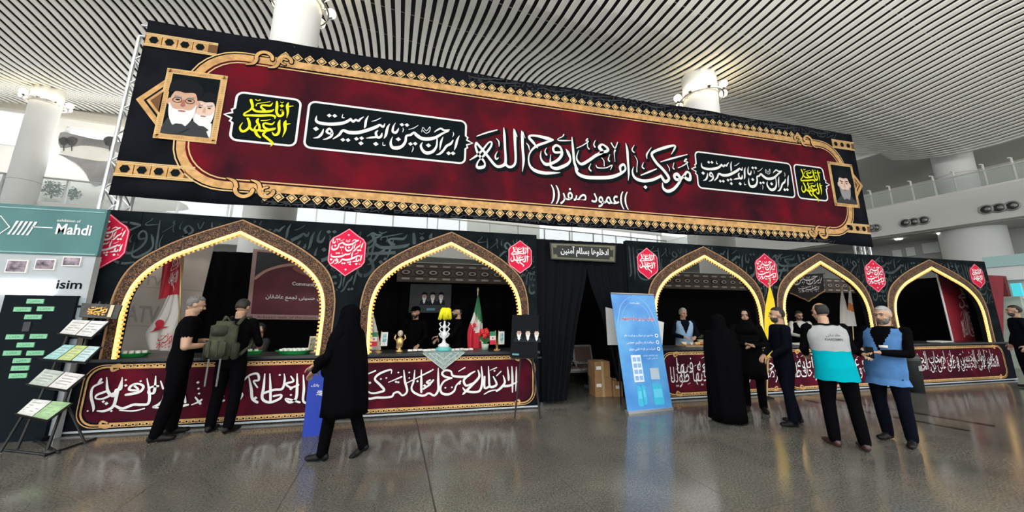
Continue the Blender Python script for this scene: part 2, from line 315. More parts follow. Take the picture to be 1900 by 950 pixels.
v0 = EV.dot(Vector((-.1,-1.5,0)))
g = MB()
for i in range(-6, 15):
    for j in range(-5, 7):
        c = EV*(v0+(i+.5)*sz)+EU*((j+.5)*sz-1.2)
        if c.y < -5.2 or c.x < -7.5 or c.x > 16 or c.y > 5: continue
        if tm is None:
            b = MB(); hw = sz/2-.0025; b.box((0,0,0), (2*hw, 2*hw, .004)); t = b.build('tile', granite, fl); tm = t.data
        else:
            t = bpy.data.objects.new('tile', tm); COL.objects.link(t); t.parent = fl
        t.location = (c.x, c.y, -.0022); t.rotation_euler = (0,0,-HD)
        g.box((c.x, c.y, -.0035), (sz, sz, .001), 0, -HD)
j0 = g.build('grout_bed', grout, fl)
ej = MB()
a = G(772, 776); b_ = G(812, 968); d = (b_-a).normalized(); q = Vector((-d.y, d.x, 0))*.006
ej.add([a-q+Vector((0,0,.001)), a+q+Vector((0,0,.001)), b_+q+Vector((0,0,.001)), b_-q+Vector((0,0,.001))], [(0,1,2,3)])
ej.build('expansion_joint', grout, fl)
dk = mat('dark_granite', (.018,.017,.016), .12)
for (p0, p1, wd) in (((1500,733),(1846,791),.11), ((1492,742),(1800,800),.10)):
    a = G(*p0); b_ = G(*p1); d = (b_-a).normalized(); q = Vector((-d.y, d.x, 0))*wd/2; m_ = MB(); z = Vector((0,0,.0015))
    m_.add([a-q+z, a+q+z, b_+q+z, b_-q+z], [(0,1,2,3)]); m_.build('inlay_strip', dk, fl)

# ------------------------------------------------------------------ structure: slatted wave ceiling
CW = (-.945,.618,-.703,.263,.061,.499,10.716,-.008,-2.515)
def zceil(X, Y):
    c = CW; x = max(-30, min(30, X))/20; y = max(-8, min(20, Y))/5
    return 10.5+c[0]*x+c[1]*y+c[2]*x*x+c[3]*x*y+c[4]*y*y+c[5]*math.sin(2*PI*(Y/c[6]+X*c[7])+c[8])
black_plenum = mat('black_plenum', (.012,.012,.012), .9)
slat_white = mat('slat_white', (.84,.84,.80), .45)
US = [-12+k*.75 for k in range(43)]
cm = MB(); VS = [-40+k*3 for k in range(22)]+[22.7]
grid = [[EU*u+EV*v for u in US] for v in VS]
for r in grid:
    for p in r: p.z = zceil(p.x, p.y)+.42
n = len(US); cm.add([p for r in grid for p in r], [(i*n+j, (i+1)*n+j, (i+1)*n+j+1, i*n+j+1) for i in range(len(VS)-1) for j in range(n-1)])
ceil = cm.build('ceiling', black_plenum); tag(ceil, 'wavy white slatted ceiling with dark gaps over the hall', kind='structure')
SP = .2915; k = 0; v = -40.0+ .1
while v < 22.6:
    s = MB(); hw = SP*.285; hh = .045; vs = []
    for u in US:
        c = EU*u+EV*v; z = zceil(c.x, c.y)
        for (a, b) in ((-1,0),(1,0),(1,1),(-1,1)): p = c+EV*(a*hw); vs.append((p.x, p.y, z+b*hh))
    fs = [(j*4+q, j*4+(q+1) % 4, (j+1)*4+(q+1) % 4, (j+1)*4+q) for j in range(n-1) for q in range(4)]+[(3,2,1,0),((n-1)*4,(n-1)*4+1,(n-1)*4+2,(n-1)*4+3)]
    s.add(vs, fs).build('slat', slat_white, ceil); v += SP
hang = mat('grey_hanger', (.25,.25,.24), .5)
hm = MB()
for u in range(-6, 18, 2):       # cross rails above the slats
    pts = [];
    for q in range(0, 62): p = EU*u+EV*(-39+q); pts.append((p.x, p.y, zceil(p.x, p.y)+.16))
    hm.tube(pts, .018, 4)
hm.build('cross_rail', hang, ceil)

# ------------------------------------------------------------------ structure: columns with lamp rings
plaster = mat('white_plaster', (.78,.79,.78), .5, var=.03, vscale=.7)
lampglow = mat('lamp_globe', (1,.93,.8), .3, emit=9, ecol=(1,.78,.45))
steel = mat('brushed_steel', (.6,.6,.6), .3, metal=1)
seam = mat('panel_seam', (.45,.46,.45), .6)
def column(idx, x, y, r, ring_z, label):
    top = zceil(x, y)+.05
    t = thing('trim_%d' % idx, label, None, (x, y, 0), kind='structure')
    MB().lathe((0,0,0), [(r,0),(r,top)], 32).build('shaft', plaster, t, True)
    if top > ring_z+.5:
        MB().lathe((0,0,0), [(r,top-.9),(r*1.03,top-.9),(r*1.03,top-.02),(r,top-.02)], 32).build('capital', plaster, t, True)
    s = MB()
    for z in (2.4, 4.8, 7.2): s.lathe((0,0,z), [(r+.002,-.012),(r+.004,-.012),(r+.004,.012),(r+.002,.012)], 32)
    s.build('seam', seam, t)
    rg = MB(); rr = r+.16
    rg.tube([(rr*math.cos(2*PI*k/32), rr*math.sin(2*PI*k/32), ring_z) for k in range(32)], .03, 8, closed=True)
    for k in range(8): an = 2*PI*k/8; rg.cyl((r*math.cos(an), r*math.sin(an), ring_z), (rr*math.cos(an), rr*math.sin(an), ring_z), .018, n=6)
    ring = rg.build('lamp_ring', steel, t)
    for k in range(8):
        an = 2*PI*(k+.5)/8; MB().ball(((rr+.06)*math.cos(an), (rr+.06)*math.sin(an), ring_z+.17), .125, 14, 10).build('globe', lampglow, t, True)
        MB().cyl((rr*math.cos(an), rr*math.sin(an), ring_z), ((rr+.06)*math.cos(an), (rr+.06)*math.sin(an), ring_z+.06), .05, .07, 10).build('lamp_cup', steel, t)
column(1, -4.04, 3, .53, 9.9, 'white round column behind the left end of the large banner')
column(2, 8.76, 3, .53, 9.05, 'white round column with glowing lamp ring above the large banner')
column(3, -17.9, 12.2, .45, 10.95, 'white round column with lamp ring beside the far left windows')
# ------------------------------------------------------------------ structure: back wall with windows and mural
def onplane(px, py, P0, N):
    d = ray(px, py); return CAM+d*((Vector(P0)-CAM).dot(N)/d.dot(N))
BW0 = EU*19.0
def bw(px, py): p = onplane(px, py, BW0, EU); return p.dot(EV), p.z
wallw = mat('painted_wall', (.82,.82,.79), .7, var=.04, vscale=.5)
def bwbox(mb, v0, v1, z0, z1, d0=0, d1=.3, mi=0):
    ps = []
    for dd in (d0, d1):
        for v, z in ((v0,z0),(v1,z0),(v1,z1),(v0,z1)): p = EU*(19+dd)+EV*v; ps.append((p.x, p.y, z))
    mb.add(ps, [(0,1,2,3),(7,6,5,4),(0,4,5,1),(1,5,6,2),(2,6,7,3),(3,7,4,0)], mi)
vA = bw(62, 240)[0]; zA0 = bw(30, 272)[1]; zA1 = bw(30, 205)[1]
vB0 = bw(118, 250)[0]; vB1 = bw(330, 250)[0]; zB0 = bw(180, 264)[1]; zB1 = bw(180, 241)[1]
zt = 14.2
m_ = MB(); bwbox(m_, -42, vA, zA1, zt); bwbox(m_, -42, vA, 0, zA0); bwbox(m_, vA, vB0, 0, zt); bwbox(m_, vB0, vB1, zB1, zt); bwbox(m_, vB0, vB1, 0, zB0); vC0 = bw(330,400)[0]; vC1 = bw(868,410)[0]; vD0 = bw(1000,425)[0]; vD1 = bw(1330,440)[0]; zC0, zC1 = 6.7, 9.4
bwbox(m_, vB1, 24, zC1, zt); bwbox(m_, vB1, 24, 0, zC0); bwbox(m_, vC1, vD0, zC0, zC1); bwbox(m_, vD1, 24, zC0, zC1)
wb = m_.build('wall_back', wallw); tag(wb, 'pale back wall of the hall with high windows', kind='structure')
m_ = MB(); bwbox(m_, -42, 22, bw(120,220)[1], bw(120,206)[1], -.25, 0); m_.build('cornice', mat('beige_cornice', (.55,.52,.45), .7), wb)
glass = mat('window_glass', (.95,.98,1), .02, alpha=.12, spec=.6)
winf = mat('window_frame_white', (.8,.8,.8), .4)
for i, (a, b, c, d) in enumerate(((-42, vA, zA0, zA1), (vB0, vB1, zB0, zB1), (vB1, vC1, zC0, zC1), (vD0, vD1, zC0, zC1))):  # the last two are openings added to brighten the gap under the banner
    m_ = MB(); bwbox(m_, a, b, c, d, .12, .14); pn = m_.build('window_%d' % (i+1), glass); tag(pn, ['large bright window beside the far left column', 'long narrow bright window above the tree mural', 'bright opening added to whiten the gap between banner and left booth', 'bright opening added to whiten the gap between banner and right booth'][i], kind='structure')
    m_ = MB(); k = a
    while k < b: bwbox(m_, k, k+.1, c, d, .08, .18); k += 3.2
    bwbox(m_, a, b, c, c+.08, .08, .18); bwbox(m_, a, b, d-.08, d, .08, .18); m_.build('window_frame', winf, pn)
# mural of hills and trees, printed on the wall
mur = [mat('mural_paper', (.62,.62,.61), .8), mat('mural_hill', (.2,.2,.2), .8, var=.4, vscale=.6), mat('mural_pale', (.55,.54,.5), .8, var=.15, vscale=.5), mat('mural_tree', (.06,.06,.06), .8, var=.5, vscale=2), mat('mural_white', (.74,.74,.72), .8)]
mu = thing('wall_mural', 'black and white mural of hills and trees on far left wall', 'mural', tuple(EU*18.98+EV*bw(175,290)[0]+Vector((0,0,bw(175,335)[1]))))
mu_l = Vector(mu.location)
def muralpoly(pts, d, mi, name):
    ps = []
    for x, y in pts:
        p = onplane(x, y, EU*(19-d), EU); ps.append(p-mu_l)
    MB().add(ps, [tuple(range(len(ps)))]).build(name, mur[mi], mu)
muralpoly([(112,238+26),(330,292),(330,372),(112,352)], .02, 0, 'mural_sheet')
muralpoly(cr([(112,246),(140,250),(175,258),(215,262),(260,274),(330,286),(330,345),(260,300),(215,282),(180,272),(150,270),(112,274)], 3, True), .03, 1, 'far_hill')
muralpoly(cr([(112,282),(150,270),(190,276),(225,292),(260,300),(330,330),(330,350),(240,296),(190,300),(150,292)], 3, True), .04, 2, 'pale_field')
muralpoly(cr([(108,286),(150,294),(200,300),(240,296),(330,330),(330,368),(230,338),(176,346),(160,322),(140,302)], 3, True), .045, 1, 'dark_slope')
muralpoly(cr([(104,292),(130,298),(155,318),(170,344),(176,348),(215,342),(330,372),(330,392),(104,372)], 3, True), .05, 4, 'white_mound')
for (x, y, r) in ((118,262,9),(133,262,10),(203,262,11),(212,259,7)):
    muralpoly([(x+r*math.cos(2*PI*k/14)*(1+.15*math.sin(5*k)), y+r*.85*math.sin(2*PI*k/14)) for k in range(14)], .06, 3, 'printed_tree')
    muralpoly([(x-1,y+5),(x+1,y+5),(x+1,y+18),(x-1,y+18)], .058, 3, 'printed_trunk')
# mezzanine in front of the back wall, with glass balustrade and shrubs
mez = MB()
for (v0_, v1_, z0, z1, d0, d1) in ((-42, 20, 5.0, 6.4, -4.5, -4.2), (-42, 20, 6.2, 6.4, -4.2, 0)): bwbox(mez, v0_, v1_, z0, z1, d0, d1)
mz = mez.build('trim_5', mat('white_fascia', (.8,.8,.77), .5)); tag(mz, 'white mezzanine edge running behind the booths', kind='structure')
m_ = MB(); bwbox(m_, -42, 20, 6.4, 7.5, -4.42, -4.40); rail = m_.build('balustrade_glass', mat('balustrade_glass', (.75,.9,.88), .05, alpha=.22), mz)
m_ = MB(); k = -41
while k < 20: bwbox(m_, k, k+.06, 6.4, 7.55, -4.46, -4.36); k += 2.0
bwbox(m_, -42, 20, 7.5, 7.56, -4.46, -4.36); m_.build('balustrade_rail', steel, mz)
leafm = mat('shrub_dark', (.03,.045,.03), .8, var=.5, vscale=3)
def shrub(pos, r, label):
    t = thing('potted_shrub', label, 'plant', pos); b = MB(); random.seed(int(r*1000))
    for k in range(170):
        d = Vector((random.gauss(0,1), random.gauss(0,1), random.gauss(0,1))).normalized(); p = Vector((0,0,.5+r))+d*r*random.uniform(.4,1)
        q = Vector((random.uniform(-1,1), random.uniform(-1,1), random.uniform(-1,1))).normalized()*r*.22; s = q.cross(d)*.8
        b.add([p-q, p+s*.6, p+q, p-s*.6], [(0,1,2,3)])
    b.build('foliage', leafm, t); MB().lathe((0,0,0), [(0,0),(.2,0),(.26,.4),(.22,.4),(.2,.36),(0,.36)], 16).build('pot', plaster, t); MB().cyl((0,0,.3), (0,0,.6), .03, n=8).build('stem', leafm, t)
for (x, y, r, lb) in ((96,362,.42,'dark round potted shrub on mezzanine, nearer the column'), (134,366,.30,'smaller dark potted shrub on mezzanine, nearer the mural')):
    p = onplane(x, y, EU*15.6, EU); shrub((p.x, p.y, 6.4), r, lb)

# ------------------------------------------------------------------ structure: balcony on the right
B0 = Vector((21.6, 6.2, 0)); B1 = Vector((22.7, 1.95, 0)); BD = (B1-B0).normalized(); BN = Vector((-BD.y, BD.x, 0))   # BN points away from the hall
def bal(t, n, z): p = B0+BD*t+BN*n; return Vector((p.x, p.y, z))
def balbox(mb, t0, t1, n0, n1, z0, z1, mi=0):
    ps = [bal(t, n_, z) for t in (t0, t1) for n_ in (n0, n1) for z in (z0, z1)]
    mb.add(ps, [(0,1,3,2),(4,6,7,5),(0,4,5,1),(2,3,7,6),(0,2,6,4),(1,5,7,3)], mi)
fasc = mat('fascia_white', (.74,.74,.72), .5)
m_ = MB(); balbox(m_, -14, 16, 0, .35, 5.55, 7.0); balbox(m_, -14, 16, .35, 6, 6.6, 7.0)
wr = m_.build('trim_6', fasc); tag(wr, 'white balcony fascia with round air nozzles on the right', kind='structure')
m_ = MB(); balbox(m_, -14, 16, .35, 6, 5.5, 5.58); m_.build('soffit', mat('soffit_grey', (.5,.49,.46), .7), wr)
dark = mat('vent_black', (.01,.01,.01), .5); ventr = mat('vent_ring', (.35,.35,.35), .35, metal=.6)
for (x, y, s) in ((1615,424,1),(1625,423,1),(1680,414,1),(1696,412,1),(1714,409,1),(1830,389,1),(1853,386,1),(1878,382,1)):
    p = onplane(x, y, B0, BN); r = .2; q = MB()
    def circ(r, off): return [p+BD*(r*math.cos(2*PI*k/20))+Vector((0,0,r*math.sin(2*PI*k/20)))-BN*off for k in range(20)]
    q.loft([circ(r, .0), circ(r, .06), circ(r*.8, .08), circ(r*.72, .03)], cap=False); o = q.build('air_nozzle', ventr, wr, True)
    MB().add(circ(r*.74, .035), [tuple(range(20))]).build('nozzle_throat', dark, o)
    MB().ball(p-BN*.05+BD*.05, .1, 10, 8).build('nozzle_core', ventr, o, True)
gr = mat('rail_glass', (.5,.65,.62), .05, alpha=.14)
m_ = MB(); balbox(m_, -14, 16, .12, .14, 7.05, 7.75); m_.build('railing_glass', gr, wr)
m_ = MB(); balbox(m_, -14, 16, .1, .16, 7.0, 7.08); balbox(m_, -14, 16, .1, .16, 7.74, 7.79); m_.build('handrail', steel, wr)
postm = mat('white_post', (.75,.77,.75), .4)
for x, y in ((1621,390),(1657,383),(1697,374),(1738,364),(1776,354),(1832,343),(1886,331)):
    p = onplane(x, y, bal(0,.2,0), BN); q = MB(); q.cyl((p.x, p.y, 7.0), (p.x, p.y, 8.05), .045, .035, 8); q.box((p.x-.07, p.y, 8.03), (.2,.05,.05)); q.build('railing_post', postm, wr)
m_ = MB(); balbox(m_, -14, 16, 5.7, 6, 7.0, 11.5); wu = m_.build('wall_right', mat('upper_wall', (.58,.58,.53), .7)); tag(wu, 'pale wall behind the right hand balcony', kind='structure')
m_ = MB(); balbox(m_, -14, 16, -1.3, 6, 9.35, 9.5); m_.build('upper_soffit', mat('upper_soffit', (.6,.61,.58), .7), wu)
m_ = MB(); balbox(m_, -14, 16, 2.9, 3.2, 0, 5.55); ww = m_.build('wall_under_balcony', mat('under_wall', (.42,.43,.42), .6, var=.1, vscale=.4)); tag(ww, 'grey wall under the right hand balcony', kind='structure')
wl = mat('pale_panel', (.75,.78,.78), .4)
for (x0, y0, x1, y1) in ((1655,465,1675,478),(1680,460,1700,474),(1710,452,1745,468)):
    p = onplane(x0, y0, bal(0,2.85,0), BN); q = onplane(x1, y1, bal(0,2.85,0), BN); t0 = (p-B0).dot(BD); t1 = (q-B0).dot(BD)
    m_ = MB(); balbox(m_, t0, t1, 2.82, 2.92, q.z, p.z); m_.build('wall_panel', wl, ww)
for x, y in ((1665,432),(1745,424),(1840,412)):
    p = onplane(x, y, bal(0,1.2,0), BN); MB().lathe((p.x, p.y, 5.44), [(0,0),(.12,0),(.15,.05),(.15,.07)], 14).build('downlight', mat('downlight_glow', (1,.95,.85), .3, emit=6), wr)
column(4, bal(3.0,1.6,0).x, bal(3.0,1.6,0).y, .95, 20, 'broad white round pier on the right, under the balcony') if False else None
pc = onplane(1806, 450, bal(0,1.6,0), BN)
t = thing('trim_7', 'broad white round pier under the right hand balcony', None, (pc.x, pc.y, 0), kind='structure')
MB().lathe((0,0,0), [(.95,0),(.95,5.5)], 32).build('shaft', plaster, t, True); MB().lathe((0,0,3.2), [(.955,0),(.965,0),(.965,.03),(.955,.03)], 32).build('seam', seam, t)
pc = onplane(1778, 345, bal(0,1.8,0), BN)
t = thing('trim_8', 'white round column standing on the right hand balcony', None, (pc.x, pc.y, 7.0), kind='structure')
MB().lathe((0,0,0), [(.62,0),(.62,2.36)], 32).build('shaft', plaster, t, True); MB().lathe((0,0,1.2), [(.625,0),(.632,0),(.632,.02),(.625,.02)], 32).build('seam', seam, t)
# shop front far right
sh = mat('shop_white', (.85,.87,.9), .4); cy = mat('pale_cyan', (.45,.68,.70), .4)
def xbox(px0, py0, px1, py1, X, th, m, name, parent=None):
    a = AX(px0, py0, X); b = AX(px1, py1, X); y0, y1 = sorted((a.y, b.y)); z0, z1 = sorted((a.z, b.z))
    return MB().box((X+th/2, (y0+y1)/2, (z0+z1)/2), (th, y1-y0, z1-z0)).build(name, m, parent)
sp = xbox(1843, 552, 1935, 712, 17.6, .2, mat('shop_wall', (.5,.58,.5), .3, var=.25, vscale=1.2), 'wall_shop'); tag(sp, 'pale green glazed wall beyond the right end of the booths', kind='structure')
xbox(1826, 487, 1935, 516, 17.4, .5, sh, 'white_lightbox', sp); xbox(1822, 478, 1935, 488, 17.35, .6, cy, 'cyan_edge', sp); xbox(1843, 514, 1935, 553, 17.7, .2, wallw, 'upper_wall_strip', sp)
o = xbox(1836, 514, 1872, 550, 17.2, .12, mat('maroon_panel', (.16,.02,.025), .6), 'hanging_sign'); tag(o, 'plain dark maroon hanging panel beyond the booths', 'sign')
o = thing('wall_screen', 'small cyan lit screen on the far right wall', 'screen', AX(1886, 548, 17.3)); c0 = Vector(o.location)
q = xbox(1874, 526, 1898, 549, 17.3, .08, mat('screen_cyan', (.05,.5,.6), .3, emit=.6, ecol=(.1,.7,.8)), 'panel'); q.parent = o; q.matrix_parent_inverse = Matrix.Translation(-c0)
# side beam near the left windows (glass pavilion edge)
# ------------------------------------------------------------------ the large hanging banner
def rrect(x0, x1, z0, z1, r, n=6):
    out = []
    for cx, cz, a in ((x1-r, z1-r, 0), (x0+r, z1-r, PI/2), (x0+r, z0+r, PI), (x1-r, z0+r, 1.5*PI)):
        for k in range(n+1): an = a+PI/2*k/n; out.append((cx+r*math.cos(an), cz+r*math.sin(an)))
    return out
def flat(mb, poly, y, mi=0): mb.add([(x, y, z) for x, z in poly], [tuple(range(len(poly)))], mi)
def outline(mb, poly, w, y, mi=0):
    n = len(poly); vs = []
    for i in range(n):
        a = poly[i-1]; b = poly[(i+1) % n]; tx, tz = b[0]-a[0], b[1]-a[1]; l = math.hypot(tx, tz) or 1; nx, nz = -tz/l*w/2, tx/l*w/2
        vs += [(poly[i][0]+nx, y, poly[i][1]+nz), (poly[i][0]-nx, y, poly[i][1]-nz)]
    mb.add(vs, [(2*i, 2*i+1, 2*((i+1) % n)+1, 2*((i+1) % n)) for i in range(n)], mi)
navy = mat('banner_black', (.008,.009,.013), .75, var=.5, vscale=1.5, bump=.15, bscale=5, spec=.03)
maroon = ramp_mat('banner_maroon', 'noise', 1.1, [(.32,(.035,.008,.014)),(.5,(.085,.009,.016)),(.66,(.16,.008,.017)),(.8,(.26,.010,.018))], rough=.75, detail=9, dist=.3, spec=.03)
gold = mat('print_gold', (.62,.36,.15), .6, var=.25, vscale=9, spec=.03); goldl = mat('print_gold_light', (.72,.50,.24), .6, spec=.03); goldd = mat('print_bronze', (.18,.09,.045), .7, spec=.03)
white = mat('print_white', (.86,.87,.86), .7, spec=.03); yellow = mat('print_yellow', (.82,.80,.02), .7, spec=.03); inkb = mat('print_black', (.006,.010,.012), .7, spec=.03)
faint = mat('print_faint', (.045,.05,.055), .8, spec=.03)
X0, X1, Z0, Z1 = -4.76, 10.32, 3.24, 6.22
YB = -.03
bn = thing('large_banner', 'huge black and maroon banner with white calligraphy hung above the booths', 'banner', (0,0,0))
nx, nz = 90, 14; c = MB(); gridv = []
for side in (0, 1):
    for j in range(nz+1):
        for i in range(nx+1):
            x = X0+(X1-X0)*i/nx; z = Z0+(Z1-Z0)*j/nz; edge = max(0, 1-min(z-Z0, Z1-z)/.25)
            y = YB+.014+side*.02+.006*math.sin(x*7)*edge; zz = z+(.012*math.sin(x*2.3+j)*(1 if j in (0, nz) else 0)); gridv.append((x, y+.006*math.sin(x*1.9+z), zz))
S = (nx+1)*(nz+1); fs = []
for s in (0, 1):
    for j in range(nz):
        for i in range(nx): a = s*S+j*(nx+1)+i; q = (a, a+1, a+nx+2, a+nx+1); fs.append(q if s == 0 else q[::-1])
rim = [i for i in range(nx+1)]+[(j+1)*(nx+1)-1 for j in range(1, nz+1)]+[nz*(nx+1)+i for i in range(nx-1, -1, -1)]+[j*(nx+1) for j in range(nz-1, 0, -1)]
for k in range(len(rim)): a, b = rim[k], rim[(k+1) % len(rim)]; fs.append((b, a, a+S, b+S))
c.add(gridv, fs).build('cloth', navy, bn, True)
def L(k): return YB-.004-.003*k
f = MB(); field = rrect(-3.95, 9.72, 3.58, 5.74, .62, 8); flat(f, field, L(0)); fo = f.build('maroon_field', maroon, bn)
# gold frame: straight bands, round ends, diamonds, scrolls
b = MB(); outline(b, rrect(-4.0, 9.77, 3.53, 5.79, .66, 8), .12, L(1), 0); outline(b, rrect(-3.9, 9.67, 3.63, 5.69, .58, 8), .02, L(2), 1); outline(b, rrect(-4.09, 9.86, 3.44, 5.88, .74, 8), .02, L(1), 1)
b.build('gold_frame', [gold, goldl], bn)
b = MB()
for (zz, sg) in ((5.80, 1), (3.52, -1)):
    flat(b, [(-2.9, zz-.07), (8.6, zz-.07), (8.6, zz+.07), (-2.9, zz+.07)], L(3), 0)
    x = -2.75
    while x < 8.55:
        zc = zz+sg*.13
        flat(b, [(x-.10, zc-sg*.07), (x+.10, zc-sg*.07), (x, zc+sg*.13)], L(3), 2); flat(b, [(x-.085, zc), (x, zc-.085), (x+.085, zc), (x, zc+.085)], L(4), 1)
        flat(b, [(x-.062, zc), (x, zc-.062), (x+.062, zc), (x, zc+.062)], L(5), 2); flat(b, [(x-.045, zc), (x, zc-.045), (x+.045, zc), (x, zc+.045)], L(6), 1); x += .19
    for xr in range(-28, 86):
        flat(b, [(xr/10, zz-sg*.07), (xr/10+.06, zz-sg*.07), (xr/10+.1, zz-sg*.085), (xr/10+.01, zz-sg*.085)], L(4), 2)
b.build('diamond_chain', [gold, goldl, inkb], bn)
for xc, sx in ((-3.05, -1), (8.75, 1)):
    for zc, sz_ in ((5.80, 1), (3.50, -1)):
        b = MB(); cur = []
        for ox, rr in ((0, .12), (.31, .10)):
            cx_, cz_ = xc-sx*ox, zc+.02*sz_; arc = [(cx_+sx*rr*math.cos(q), cz_+sz_*rr*math.sin(q), .055) for q in [(-.35+.29*k)*1.0 for k in range(13)]]
            cur.append([(cx_+sx*(rr+.13), cz_-.16*sz_, .02), (cx_+sx*(rr+.03), cz_-.12*sz_, .05)]+arc)
            if ox: cur.append([(cx_-sx*.01, cz_-.06*sz_, .03), (cx_+sx*.05, cz_-.03*sz_, .03), (cx_+sx*.04, cz_+.04*sz_, .03), (cx_-sx*.03, cz_+.03*sz_, .03)])
        ink(b, cur, L(4), 1, grow=.014); ink(b, cur, L(7), 0)
        b.build('scroll', [gold, inkb, goldd], bn)
for xa, xb in ((X0+.02, -3.75), (9.55, X1-.02)):
    for zz in (5.86, 3.66):
        b = MB()
        flat(b, [(xa, zz-.12), (xb, zz-.12), (xb, zz+.12), (xa, zz+.12)], L(0), 2)
        for dz in (-.11, -.085, .085, .11): flat(b, [(xa, zz+dz-.01), (xb, zz+dz-.01), (xb, zz+dz+.01), (xa, zz+dz+.01)], L(2), 0)
        x = xa+.12
        while x < xb-.05:
            flat(b, [(x-.11, zz-.075), (x+.11, zz-.075), (x+.11, zz+.075), (x-.11, zz+.075)], L(1), 3)
            flat(b, [(x+.065*math.cos(PI/3*k), zz+.065*math.sin(PI/3*k)) for k in range(6)], L(3), 1); x += .21
        b.build('side_chain', [goldl, inkb, goldd, gold], bn)
# chevrons beside the portraits
for xc, sx in ((-4.34, -1), (10.0, 1)):
    b = MB()
    for wd, kk, mi in ((.34, 1, 0), (.24, 2, 1), (.2, 3, 0), (.15, 4, 2)): flat(b, [(xc, 4.8+wd*1.25), (xc+sx*wd, 4.8), (xc, 4.8-wd*1.25)], L(kk), mi)
    b.build('chevron', [gold, inkb, goldd], bn)
# cartouches
def cartouche(x0, x1, z0, z1, beak, name):
    m = (z0+z1)/2; r = .1; p = rrect(x0, x1, z0, z1, r, 4)
    if beak:
        q = []; xb = x1 if beak > 0 else x0; ins = [(xb, m+.13), (xb+beak*.04, m+.1), (xb+beak*.02, m+.05), (xb+beak*.13, m), (xb+beak*.02, m-.05), (xb+beak*.04, m-.1), (xb, m-.13)]
        if beak > 0: q = p[15:]+p[:0]; p = p[5:]+ins[::-1]+p[:5]
        else: p = p[:10]+ins+p[10:]
    t = MB(); flat(t, p, L(3)); o = t.build(name, inkb, bn); t = MB(); outline(t, p, .035, L(4)); t.build('outline', white, o); return o
for (x0, x1, bk, nm, kind) in ((-3.36, -2.42, -1, 'cartouche', 0), (-2.29, .38, 1, 'cartouche', 1), (5.42, 8.08, -1, 'cartouche', 1), (8.18, 9.08, 1, 'cartouche', 0)):
    o = cartouche(x0, x1, 4.29, 5.14, bk, nm); t = MB()
    if kind: ink(t, fit(PHRASE, x0+.13, x1-.12, 4.40, 5.00), L(6), wmul=.84)
    else: ink(t, fit(OATH, x0+.12, x1-.1, 4.24, 5.06), L(6), 0, wmul=.85)
    t.build('lettering', white if kind else yellow, o)
t = MB(); ink(t, TITLE, L(1), 1, dx=.025, dz=-.035, grow=.032); ink(t, TITLE, L(3), 0, wmul=.92); t.build('title_lettering', [white, inkb], bn)
t = MB(); words(t, '((عمود صفر))', 2.04, 3.70, 3.66, 4.04, L(3), 0, .012); words(t, '((عمود صفر))', 2.03, 3.71, 3.64, 4.04, L(1), 1, .06); t.build('subtitle_lettering', [white, inkb], bn)
t = MB()
for k in range(4): x = .4+k*2.35; ink(t, fit(PHRASE, x, x+2.3, 5.99, 6.19, .9), L(0))
for k in range(6): x = -2.8+k*2.0; ink(t, fit(PHRASE, x, x+1.9, 3.25, 3.35, .9), L(0))
t.build('faint_lettering', faint, bn)
# printed portraits
skin = mat('print_skin', (.62,.38,.27), .7, spec=.03); skinp = mat('print_skin_pale', (.75,.55,.45), .7, spec=.03); hairw = mat('print_white_beard', (.78,.79,.80), .7, spec=.03); robe = mat('print_robe', (.02,.025,.03), .7, spec=.03); turb = mat('print_turban', (.012,.014,.017), .7, spec=.03)
lips = mat('print_lips', (.4,.16,.13), .7, spec=.03); greyb = mat('print_grey_beard', (.3,.3,.31), .7, spec=.03); robeg = mat('print_robe_grey', (.05,.055,.06), .7, spec=.03)
PM = [turb, skin, hairw, robe, lips, inkb, greyb, skinp, robeg, white]
def ell(cx, cz, rx, rz, n=20, a0=0, a1=2*PI): return [(cx+rx*math.cos(a0+(a1-a0)*k/n), cz+rz*math.sin(a0+(a1-a0)*k/n)) for k in range(n if a1-a0 > 6 else n+1)]
def portrait(mb, cx, cz, s, y, sk=1, beard=2, rb=3, glasses=False, dy=.0015):
    q = lambda pts: [(cx+a*s, cz+b*s) for a, b in pts]; k = 0
    def put(p, mi):
        nonlocal k; flat(mb, q(p), y-dy*k*.35, mi); k += 1
    put([(-.62,-1.1),(-.55,-.62),(-.25,-.38),(.25,-.38),(.55,-.62),(.62,-1.1)], rb)
    put(ell(0, .08, .27, .36), sk); put(ell(-.27, .05, .05, .09), sk); put(ell(.27, .05, .05, .09), sk)
    put(cr([(-.27,.02),(-.20,-.10),(-.10,-.14),(0,-.12),(.10,-.14),(.20,-.10),(.27,.02),(.24,-.3),(.12,-.55),(0,-.62),(-.12,-.55),(-.24,-.3)], 3, True), beard)
    put(cr([(-.34,.28),(-.36,.45),(-.2,.62),(0,.66),(.2,.62),(.36,.45),(.34,.28),(.15,.33),(0,.30),(-.15,.33)], 3, True), 0)
    put(ell(0, -.17, .08, .025), 4)
    put([(-.02,.12),(.02,.12),(.05,-.04),(0,-.07),(-.05,-.04)], 4 if sk == 1 else 1)
    for sx in (-1, 1):
        put([(sx*.05,.19),(sx*.2,.22),(sx*.2,.18),(sx*.05,.155)], 5 if beard != 2 else 6); put(ell(sx*.12, .11, .045, .02), 5)
        if glasses: o = ell(sx*.125, .10, .09, .065, 14); vs = q(o); outline(mb, vs, .012*s, y-dy*k*.35, 5); k += 1
    put([(-.2,-.6),(0,-.95),(.2,-.6),(.06,-.5),(-.06,-.5)], 9 if rb == 3 else 8)
